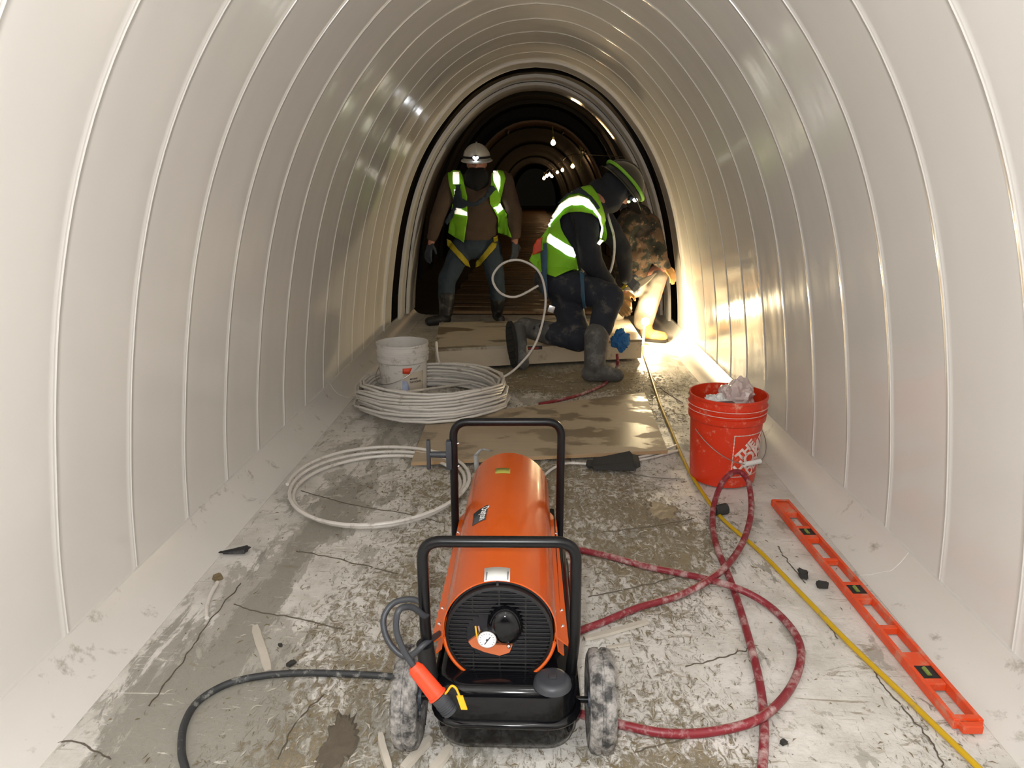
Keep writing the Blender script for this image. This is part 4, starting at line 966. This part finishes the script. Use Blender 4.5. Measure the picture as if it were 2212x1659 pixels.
def hardhat(parent, c, f, u, m, s=1.0, full=False):
    sd = f.cross(u).normalized(); rot = Matrix((sd, f, u)).transposed(); bm = new_bm(); N = 40; loops = []
    for k in range(9):
        t = k/8; z = .125*sin(t*pi/2); r = cos(t*pi/2); r = max(r, .03)
        loops.append([c+rot @ (Vector((.116*r*cos(2*pi*q/N), .138*r*sin(2*pi*q/N), z))*s) for q in range(N)])
    brim = []
    for rr, zz in ((.0, -.0), (.016, -.006), (.018, -.011), (0.002, -.010)):
        L = []
        for q in range(N):
            a = 2*pi*q/N; ex = rr*(1+(2.0 if not full else 1.2)*max(0, sin(a))**2)
            L.append(c+rot @ (Vector(((.116+ex)*cos(a), (.138+ex)*sin(a), zz-ex*.25))*s))
        brim.append(L)
    loft(bm, brim[::-1]+loops[1:]); hat = obj('hard_hat', bm, m, parent)
    bm = new_bm(); tube(bm, [c+rot @ (Vector((0, .138*cos(t)*.98, .125*sin(t)+.004))*s) for t in [pi*k/14 for k in range(1, 14)]], .007*s, 8); obj('crown_ridge', bm, m, hat)
    return hat, rot
# ---- standing worker
YS = 6.30
P = lambda u, v, dy=0: at(u, v, YS+dy)
m1 = thing('person', Vector((-.5, 6.3, 0)), 'standing worker in white hard hat, brown jacket, lime vest and jeans, facing the camera', 'person')
hd = P(1030, 352); f1 = Vector((.02, -1, -.12)).normalized(); u1 = (Vector((0, 0, 1))-f1*f1.z).normalized()
sh = []; face(sh, hd, f1, u1); sh += [('c', hd-u1*.08, .055, P(1030, 392), .06), ('e', P(1030, 440, .02), (.16, .10, .19)), ('e', P(1028, 520, .02), (.145, .10, .10))]
sl, sr = P(974, 393, .01), P(1090, 390, .01); el, er = P(945, 470, -.02), P(1112, 462, -.02); hl, hr = P(931, 525, -.08), P(1112, 522, -.10)
sh += limb((P(1030, 400), .07), (sl, .055), (el, .042), (hl, .03)); sh += limb((P(1030, 400), .07), (sr, .055), (er, .042), (hr, .03))
kl, kr = P(966, 603, -.07), P(1072, 604, -.04); al, ar = P(963, 677, -.10), P(1074, 668, .10)
pl_, pr_ = P(1003, 530, .02), P(1056, 530, .02)
sh += limb((pl_, .085), (kl, .055), (al, .04)); sh += limb((pr_, .085), (kr, .055), (ar, .04))
body('body', sh, M['skin'], m1, .009, 3)
g = []; hand(g, hl, (hl-el).normalized(), Vector((-.6, -.8, 0)), 1.05, .5); body('glove', g, M['glove'], m1, .005, 2)
g = []; hand(g, hr, Vector((.02, -.05, -1)), Vector((.7, -.7, 0)), 1.05, .6); body('glove', g, M['glove'], m1, .005, 2)
jk = [('e', P(1031, 425, .02), (.205, .135, .17)), ('e', P(1030, 475, .02), (.195, .135, .18)), ('e', P(1028, 505, .02), (.185, .13, .10))]
jk += limb((P(1010, 398, .02), .08), (sl, .078), (el, .066), (P(934, 512, -.07), .048)); jk += limb((P(1050, 398, .02), .08), (sr, .078), (er, .066), (P(1112, 508, -.09), .050))
jacket = body('jacket', jk, M['brownj'], m1, .012, 5, disp=.007)
tr = [('e', P(1028, 530, .02), (.18, .125, .12))]
tr += limb((P(1000, 535, .02), .105), (kl, .082), (P(964, 640, -.085), .072)); tr += limb((P(1058, 535, .02), .105), (kr, .078), (P(1075, 645, .03), .066))
jeans = body('jeans', tr, M['jeans'], m1, .012, 5, disp=.008)
ll = Vector((al.x, al.y, .06)); bl_ = limb((P(965, 640, -.09), .074), (Vector((al.x, al.y, .10)), .058)); bl_ += [('c', ll-Vector((0, .0, .012)), .047, ll+Vector((-.14, -.07, -.022)), .038), ('e', ll-Vector((.0, -.03, .02)), (.045, .05, .04))]
body('boot', bl_, M['boot'], m1, .009, 3)
lr = Vector((ar.x, ar.y, .06)); bl_ = limb((P(1075, 645, .03), .070), (Vector((ar.x, ar.y, .10)), .056)); bl_ += [('c', lr-Vector((0, 0, .012)), .047, lr+Vector((.04, -.15, -.022)), .038)]
body('boot', bl_, M['boot'], m1, .009, 3)
body('neck_gaiter', [('e', hd-u1*.072+f1*.012, (.083, .098, .058)), ('c', hd-u1*.09, .088, P(1030, 388, -.03), .115), ('c', P(1030, 388, -.06), .08, P(1031, 408, -.12), .02)], M['gaiter'], m1, .009, 4)
for k in (-1, 1):
    bm = new_bm(); sphere(bm, hd+f1*.086+Vector((k*.031, 0, 0))+u1*.008, .011, 10); obj('eye', bm, M['ink'], m1)
hat, hrot = hardhat(m1, hd+u1*.035, f1, u1, M['hatw'])
bm = new_bm(); tube(bm, [hd+u1*.035+hrot @ Vector((.119*cos(2*pi*k/36), .141*sin(2*pi*k/36), .016)) for k in range(36)], .009, 8, True); band = obj('lamp_strap', bm, M['gaiter'], hat)
hc = hd+u1*.048+f1*.147; bm = new_bm(); cyl(bm, hc-f1*.012, hc+f1*.004, .026, .024, 20); hl_ = obj('head_lamp', bm, M['gaiter'], hat)
bm = new_bm(); sd = f1.cross(u1).normalized()
heart = [(0, -.020), (-.014, -.006), (-.024, .006), (-.022, .015), (-.012, .018), (0, .012), (.012, .018), (.022, .015), (.024, .006), (.014, -.006)]
prism(bm, heart, 0, .006, lambda x, y, z: hc+sd*x+u1*y+f1*(.004+z)); obj('lamp_lens', bm, M['ledw'], hl_, smooth=False)
bv = bvh_of(jacket, jeans)
vest = decal('vest', [(968, 375), (980, 367), (994, 369), (1001, 388), (1010, 425), (1011, 470), (1003, 525), (985, 514), (968, 503), (973, 470), (978, 430), (971, 402)], bv, M['hivis'], m1, .02, .005, 5, YS)
tag(vest, 'left half of the open lime vest')
v2 = decal('vest', [(1062, 374), (1074, 367), (1086, 369), (1092, 385), (1086, 420), (1080, 440), (1097, 462), (1096, 478), (1106, 512), (1076, 503), (1073, 470), (1058, 440), (1056, 420), (1061, 395)], bv, M['hivis'], m1, .02, .005, 5, YS)
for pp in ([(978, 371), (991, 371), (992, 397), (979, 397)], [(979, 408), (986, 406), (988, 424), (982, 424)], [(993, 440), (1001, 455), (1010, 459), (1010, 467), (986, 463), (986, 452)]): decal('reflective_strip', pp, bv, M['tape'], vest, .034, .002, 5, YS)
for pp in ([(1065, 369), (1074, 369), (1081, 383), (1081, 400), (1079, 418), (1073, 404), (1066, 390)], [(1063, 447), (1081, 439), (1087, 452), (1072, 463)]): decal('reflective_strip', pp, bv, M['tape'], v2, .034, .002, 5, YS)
hp = decal('harness', [(984, 398), (996, 398), (1000, 428), (1012, 434), (1026, 436), (1046, 424), (1056, 404), (1066, 400), (1070, 408), (1060, 420), (1046, 434), (1028, 444), (1010, 444), (1000, 452), (986, 445), (978, 470), (966, 486), (960, 480), (976, 452), (984, 430)], bv, M['strapb'], m1, .044, .003, 5, YS)
for pp in ([(965, 516), (974, 520), (1012, 566), (1016, 578), (1004, 572), (966, 530)], [(1063, 524), (1072, 526), (1070, 534), (1040, 572), (1027, 578), (1028, 566)], [(1064, 512), (1075, 508), (1074, 522), (1066, 524)]): decal('leg_strap', pp, bv, M['strapy'], m1, .02, .003, 5, YS)

# ---- kneeling worker with lime vest, seen from his right side
YK = 4.85
K = lambda u, v, dy=0: at(u, v, YK+dy)
m2 = thing('person', Vector((.3, 4.8, 0)), 'kneeling worker in black hard hat and bright lime reflective vest, bent over the platform', 'person')
f2 = Vector((.66, .20, -.72)).normalized(); u2 = (Vector((.2, 0, 1))-f2*f2.dot(Vector((.2, 0, 1)))).normalized()
hd2 = K(1334, 408, .06)
pel = K(1205, 590, 0); ch = K(1252, 470, .04); nk = K(1296, 425, .06)
shn = K(1262, 462, -.13); shf = K(1290, 455, .22); eln = K(1278, 568, -.22); wn = K(1330, 640, -.12); elf = K(1345, 540, .25); wf = K(1352, 600, .30)
kn = K(1318, 668, -.35); kn.z = .50; an = K(1287, 790, -.50); an = Vector((an.x, 4.33, .10))
hipn = K(1208, 612, -.10); hipf = K(1208, 600, .10)
kf = on(1248, 735, PZ+.075); af = Vector((-.06, 4.70, .27)); anf = af
sh = []; face(sh, hd2, f2, u2); sh += [('c', hd2-u2*.07-f2*.02, .055, nk, .06), ('c', nk, .09, ch, .135), ('c', ch, .135, pel, .125)]
sh += limb((nk, .08), (shn, .055), (eln, .042), (wn, .03)); sh += limb((nk, .08), (shf, .055), (elf, .042), (wf, .03))
sh += limb((hipn, .085), (kn, .055), (an, .042)); sh += limb((hipf, .085), (kf, .055), (af, .042)); body('body', sh, M['skin'], m2, .009, 3)
ho = [('c', ch, .165, K(1222, 555, 0), .158), ('c', K(1270, 450, .05), .14, ch, .165), ('c', K(1222, 555, 0), .158, pel, .145), ('c', nk, .09, K(1270, 450, .05), .13)]
ho += limb((K(1268, 455, -.04), .11), (shn, .088), (eln, .072), (K(1322, 628, -.13), .05)); ho += limb((K(1280, 450, .14), .10), (shf, .085), (elf, .066), (wf, .046))
hoodie = body('hoodie', ho, M['navy'], m2, .012, 5, disp=.007)
body('hood', [('c', nk+Vector((0, 0, .01)), .108, hd2-f2*.02-u2*.05, .092), ('e', hd2-f2*.02, (.104, .104, .112)), ('c', nk, .105, hd2+f2*.02-u2*.085, .085)], M['navy'], m2, .010, 4, disp=.004)
tr = [('e', pel+Vector((0, 0, -.04)), (.165, .16, .12))]; tr += limb((hipn, .115), (kn, .088), (Vector((an.x, an.y+.03, .27)), .070)); tr += limb((hipf, .115), (kf+Vector((0, 0, .012)), .085), (af+(kf-af)*.30, .070))
trs = body('trousers', tr, M['dpants'], m2, .012, 5, disp=.008)
b_ = limb((Vector((an.x, an.y+.03, .29)), .078), (Vector((an.x-.01, an.y, .11)), .066)); b0 = Vector((an.x-.02, an.y, .052)); b_ += [('c', b0, .050, b0+Vector((.15, -.02, -.006)), .044), ('e', b0+Vector((-.02, 0, .0)), (.055, .055, .05)), ('e', b0+Vector((.07, -.01, .01)), (.07, .052, .05))]
bt = body('boot', b_, M['bootmud'], m2, .009, 3)
toe = on(1112, 785, .05); toe = Vector((-.10, 4.50, .07)); heel = on(1108, 712, PZ+.12); heel = Vector((-.135, 4.60, .31))
b_ = limb((af+(kf-af)*.5, .078), (anf, .066)); b_ += [('c', anf, .062, anf+Vector((-.05, -.08, -.03)), .058), ('c', heel+Vector((.035, .0, -.03)), .05, toe+Vector((.03, 0, .0)), .045)]
body('boot', b_, M['bootmud'], m2, .009, 3)
bm = new_bm(); up_ = (heel-toe).normalized(); nn = Vector((-.72, -.62, 0)); sdv = up_.cross(nn).normalized()
sole = [(.04*cos(a)*(1+.12*sin(a)), sin(a)*.155) for a in [2*pi*k/28 for k in range(28)]]; cs = (heel+toe)/2+Vector((-.012, -.012, 0))
prism(bm, sole, 0, .022, lambda x, y, z: cs+sdv*x*1.15+up_*y+nn*(z)); so = obj('boot_sole', bm, M['sole'], m2)
for k in range(7):
    bm = new_bm(); yy = -.12+k*.04; w_ = .06*sqrt(max(.1, 1-(yy/.16)**2)); prism(bm, [(-w_/2*1.1, yy-.008), (w_/2*1.1, yy-.008), (w_/2*1.1, yy+.008), (-w_/2*1.1, yy+.008)], 0, .008, lambda x, y, z: cs+sdv*x+up_*y+nn*(.022+z)); obj('tread_lug', bm, M['sole'], so, smooth=False)
g = []; hand(g, wn, Vector((.5, -.1, -.8)), Vector((-.3, -.9, .2)), 1.05, .8); body('glove', g, M['glovetan'], m2, .005, 2)
g = []; hand(g, wf, Vector((.7, .1, -.6)), Vector((0, -.9, .4)), 1.0, .8); body('glove', g, M['glove'], m2, .005, 2)
hat, hrot = hardhat(m2, hd2+u2*.03, f2, u2, M['hatb'], 1.2)
c_ = hd2+u2*.03; bm = new_bm(); pts_ = []
for k in range(30):
    a = 2*pi*k/30; r = .87; pts_.append(c_+hrot @ (Vector((.119*cos(a)*1.0, .141*sin(a), .035+.03*sin(a)*0))*1.2))
tube(bm, pts_, .011, 8, True); lb = obj('lime_band', bm, M['lime'], hat)
hc2 = c_+f2*.165+u2*.015
for k, (du, dv, m_) in enumerate(((0, 0, 'ledw'), (-.045, -.01, 'ledg'))):
    bm = new_bm(); q = K(1372, 432, -.02) if k == 0 else K(1358, 436, -.03); sphere(bm, q, (.016, .012, .012) if k == 0 else (.011, .009, .009), 12); obj('head_lamp', bm, M[m_], hat)
bm = new_bm(); cyl(bm, K(1358, 428, .0), K(1376, 428, .02), .018, .018, 14); obj('lamp_housing', bm, M['gaiter'], hat)
bv = bvh_of(hoodie, trs)
vest = decal('vest', [(1277, 403), (1290, 425), (1302, 460), (1312, 505), (1311, 517), (1298, 526), (1292, 520), (1297, 492), (1291, 474), (1277, 463), (1255, 458), (1232, 459), (1217, 467), (1211, 476), (1213, 492), (1220, 508), (1232, 528), (1242, 545), (1247, 582), (1225, 589), (1200, 600), (1168, 588), (1143, 562), (1160, 525), (1178, 500), (1190, 480), (1205, 452), (1225, 425), (1250, 409)], bv, M['hivis'], m2, .022, .005, 6, YK)
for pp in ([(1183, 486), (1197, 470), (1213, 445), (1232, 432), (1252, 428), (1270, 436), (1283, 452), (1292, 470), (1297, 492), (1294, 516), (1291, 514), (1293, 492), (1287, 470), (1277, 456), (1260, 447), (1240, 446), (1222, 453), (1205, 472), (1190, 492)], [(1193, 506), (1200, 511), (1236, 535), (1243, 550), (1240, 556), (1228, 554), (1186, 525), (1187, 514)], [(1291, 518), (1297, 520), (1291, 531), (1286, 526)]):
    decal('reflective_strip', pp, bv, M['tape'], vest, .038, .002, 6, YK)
decal('red_badge', [(1160, 517), (1172, 512), (1168, 545), (1150, 551), (1152, 532)], bv, M['red'], vest, .038, .002, 6, YK)
decal('harness_strap', [(1174, 530), (1186, 528), (1186, 600), (1188, 640), (1177, 640), (1175, 590)], bv, M['strapblue'], m2, .045, .003, 6, YK)
decal('harness_strap', [(1252, 590), (1262, 588), (1268, 660), (1262, 662)], bv, M['strapblue'], m2, .03, .003, 6, YK)
decal('shoulder_strap', [(1205, 440), (1225, 418), (1255, 410), (1276, 430), (1290, 452), (1286, 454), (1270, 432), (1252, 422), (1230, 426), (1212, 443)], bv, M['strapb'], m2, .040, .003, 6, YK)
bm = new_bm(); q = K(1191, 668, -.25); box(bm, q, (.04, .004, .045), Matrix.Rotation(.3, 3, 'Y'), .002); obj('buckle', bm, M['steel'], m2)

# ---- third worker in camouflage beyond him
YT = 5.50
T = lambda u, v, dy=0: at(u, v, YT+dy)
m3 = thing('person', Vector((.8, 5.5, 0)), 'crouching worker in camouflage jacket and pale trousers, half hidden beside the work lamp', 'person')
hd3 = T(1352, 425, .12); f3 = Vector((-.5, -.7, -.5)).normalized(); u3 = (Vector((0, 0, 1))-f3*f3.z).normalized()
pel3 = T(1372, 610, .1); ch3 = T(1375, 500, .05); s3r = T(1405, 485, .0); e3r = T(1425, 560, -.05); w3r = T(1437, 575, -.04); s3l = T(1348, 490, -.05); e3l = T(1335, 560, -.12); w3l = T(1350, 628, -.2)
knr = T(1432, 582, -.02); anr = Vector((.895, 5.60, .11)); knl = T(1350, 600, -.02); anl = T(1330, 690, .2)
sh = []; face(sh, hd3, f3, u3); sh += [('c', hd3-u3*.07, .055, T(1370, 465, .08), .06), ('c', T(1372, 470, .06), .10, pel3, .12)]
sh += limb((ch3, .08), (s3r, .052), (e3r, .04), (w3r, .03)); sh += limb((ch3, .08), (s3l, .052), (e3l, .04), (w3l, .03)); sh += limb((pel3, .09), (knr, .052), (anr, .04)); sh += limb((pel3, .09), (knl, .052), (anl, .04)); body('body', sh, M['skin'], m3, .010, 3)
jk = [('c', T(1372, 475, .06), .13, T(1370, 540, .07), .155), ('c', T(1370, 540, .07), .155, T(1366, 588, .08), .15)]; jk += limb((T(1390, 480, .04), .09), (s3r, .078), (e3r, .062), (w3r, .045)); jk += limb((T(1358, 480, .0), .09), (s3l, .075), (e3l, .06), (T(1346, 612, -.18), .042))
body('camouflage_jacket', jk, M['camo'], m3, .012, 4, disp=.010)
tr = [('e', pel3, (.14, .14, .11))]; tr += limb((pel3, .10), (T(1405, 598, .05), .075), (knr+Vector((-.02, 0, -.03)), .058), (T(1405, 640, .0), .072), (Vector((.87, 5.60, .20)), .085), (Vector((.86, 5.60, .15)), .075)); tr += limb((pel3, .10), (knl, .075), (anl, .065))
body('trousers', tr, M['lpants'], m3, .011, 4, disp=.008)
tb = Vector((anr.x-.005, anr.y-.02, .052)); body('boot', limb((Vector((.875, 5.60, .17)), .05), (tb+Vector((0, 0, .02)), .05))+[('c', tb, .046, tb+Vector((.115, -.06, -.010)), .040)], M['boottan'], m3, .008, 3)
bm = new_bm(); loft(bm, [[tb+Vector((.055, -.03, -.047+zz))+Matrix.Rotation(-.45, 3, 'Z') @ Vector((.115*cos(a), .052*sin(a), 0)) for a in [2*pi*k/24 for k in range(24)]] for zz in (0, .014)]); obj('boot_sole', bm, M['sole'], m3)
g = []; hand(g, w3l, Vector((.1, -.3, -1)), Vector((-.2, -.9, .2)), 1.0, .9); body('glove', g, M['glovetan'], m3, .006, 2)
g = []; hand(g, w3r, Vector((.4, -.3, -.5)), Vector((.2, -.4, .8)), .95, .9); body('glove', g, M['glovetan'], m3, .006, 2)
bm = new_bm(); tube(bm, cat([T(1352, 580, -.2), T(1356, 600, -.22), T(1350, 618, -.24), T(1337, 632, -.24)], 6), .014, 8); obj('yellow_strap', bm, M['strapy'], m3)
hardhat(m3, hd3+u3*.03, f3, u3, M['hatb'], 1.0)
bm = new_bm(); bmesh.ops.create_grid(bm, x_segments=10, y_segments=4, size=1)
A = T(1345, 626, -.26); B = T(1418, 590, -.16)
for v in bm.verts:
    k = (v.co.x+1)/2; wd = .035*sin(pi*min(1, k*.95+.03)); v.co = A.lerp(B, k)+Vector((0, -.01*sin(3*k), -v.co.y*wd-.02*sin(pi*k)))
tag(obj('cloth_strip', bm, M['lpants'], None, solid=.003), 'pale twisted cloth strip stretched beside the crouching worker', 'cloth')
# tube the workers are holding
bm = new_bm(); tube(bm, cat([K(1309, 448, .12), K(1316, 475, .05), K(1326, 510, 0), K(1327, 545, -.02), K(1322, 575, -.03), K(1314, 596, -.02)], 6), .0085, 8); tag(obj('held_tubing', bm, M['whitetube']), 'white tube piece held upright between the two right workers', 'tubing')
crumple('blue_rag', K(1340, 735, -.22), (.05, .035, .06), M['blue'], None, 4, .45, 'crumpled blue rag hanging at the platform front edge by the boot', 'rag')

# ================================================================== LAMPS
WL = Vector((.84, 5.36, .19))
wl = thing('work_lamp', Vector((WL.x, WL.y, 0)), 'bright round work lamp glowing at the tan boot near right wall', 'lamp')
bm = new_bm(); sphere(bm, WL, .030, 20); obj('bulb', bm, M['bulb'], wl)
bm = new_bm(); cyl(bm, WL+Vector((0, .022, -.01)), WL+Vector((0, .055, -.03)), .018, .016, 16); obj('socket', bm, M['plastic'], wl)
bm = new_bm(); box(bm, Vector((WL.x, WL.y+.045, .09)), (.02, .012, .18)); obj('stand', bm, M['steel'], wl)
bm = new_bm(); cyl(bm, (WL.x, WL.y+.045, .0), (WL.x, WL.y+.045, .008), .045, .04, 20); obj('base', bm, M['steel'], wl)
lamp('work_lamp_glow', WL+Vector((0, -.035, 0)), 30, (1, .80, .48), .035, wl)
bulbs = [(1195, 308, 10.5, .034, 5), (1237, 359, 13.5, .034, 6), (1215, 367, 17, .036, 5), (1204, 372, 20.5, .038, 5), (1192, 381, 24, .045, 5), (1187, 377, 27, .055, 5), (1181, 380, 30, .06, 5), (1175, 385, 33, .065, 4)]
names = ['bare glowing bulb hanging highest in the dark far tunnel', 'glowing bulb of the lower string, rightmost', 'glowing bulb of the lower string, second from the right', 'glowing bulb of the lower string, third from the right',
         'glowing bulb of the lower string, set just under the bright cluster', 'glowing bulb in the bright cluster, its upper right end', 'glowing bulb in the middle of the bright cluster', 'glowing bulb furthest left, deepest in the tunnel']
for (u, v, Y, r, e_), lab in zip(bulbs, names):
    p = at(u, v, Y); t = thing('string_bulb', p, lab, 'bulb', 'string lights in the far tunnel')
    bm = new_bm(); lathe(bm, [(0, -r*1.1), (r*.6, -r*.95), (r, -r*.3), (r*.95, r*.2), (r*.5, r*.9), (r*.35, r*1.2), (0, r*1.2)], p, 16); obj('bulb', bm, M['bulb' if Y < 12 else 'bulb2'], t)
    bm = new_bm(); cyl(bm, p+Vector((0, 0, r*1.1)), p+Vector((0, 0, r*2.2)), r*.45, r*.4, 10); cyl(bm, p+Vector((0, 0, r*2.2)), p+Vector((-.01, 0, r*2.2+.14)), .004, .004, 6); obj('socket', bm, M['rope'], t)
    lamp('bulb_glow', p+Vector((0, 0, -r*1.3)), e_*.45, (1, .58, .25), r, t)
Pw = [at(u, v, Y)+Vector((0, 0, .2)) for u, v, Y, _, _ in bulbs[1:]]
bm = new_bm(); tube(bm, cat([Vector((1.1, 9.0, 1.5))]+Pw, 6), .006, 6); tag(obj('light_cable', bm, M['plastic']), 'dark cable the far string lights hang from', 'cable')
bm = new_bm(); tube(bm, cat([at(1253, 318, 9), at(1256, 335, 9), at(1254, 350, 9), at(1255, 372, 9)], 5), .008, 6); tube(bm, cat([at(1264, 322, 9), at(1258, 338, 9), at(1254, 345, 9)], 5), .006, 6); tube(bm, cat([at(1255, 355, 9), at(1250, 368, 9)], 3), .005, 6); tube(bm, cat([at(1255, 355, 9), at(1261, 366, 9)], 3), .005, 6)
tag(obj('hanging_rope', bm, M['rope']), 'knotted straw-coloured rope hanging in front of the far rib', 'rope')
chunk('red_canister', at(1200, 398, 12.0), (.09, .09, .3), M['redbox'], 'small red can shape standing far down the walkway', 'can', .3)
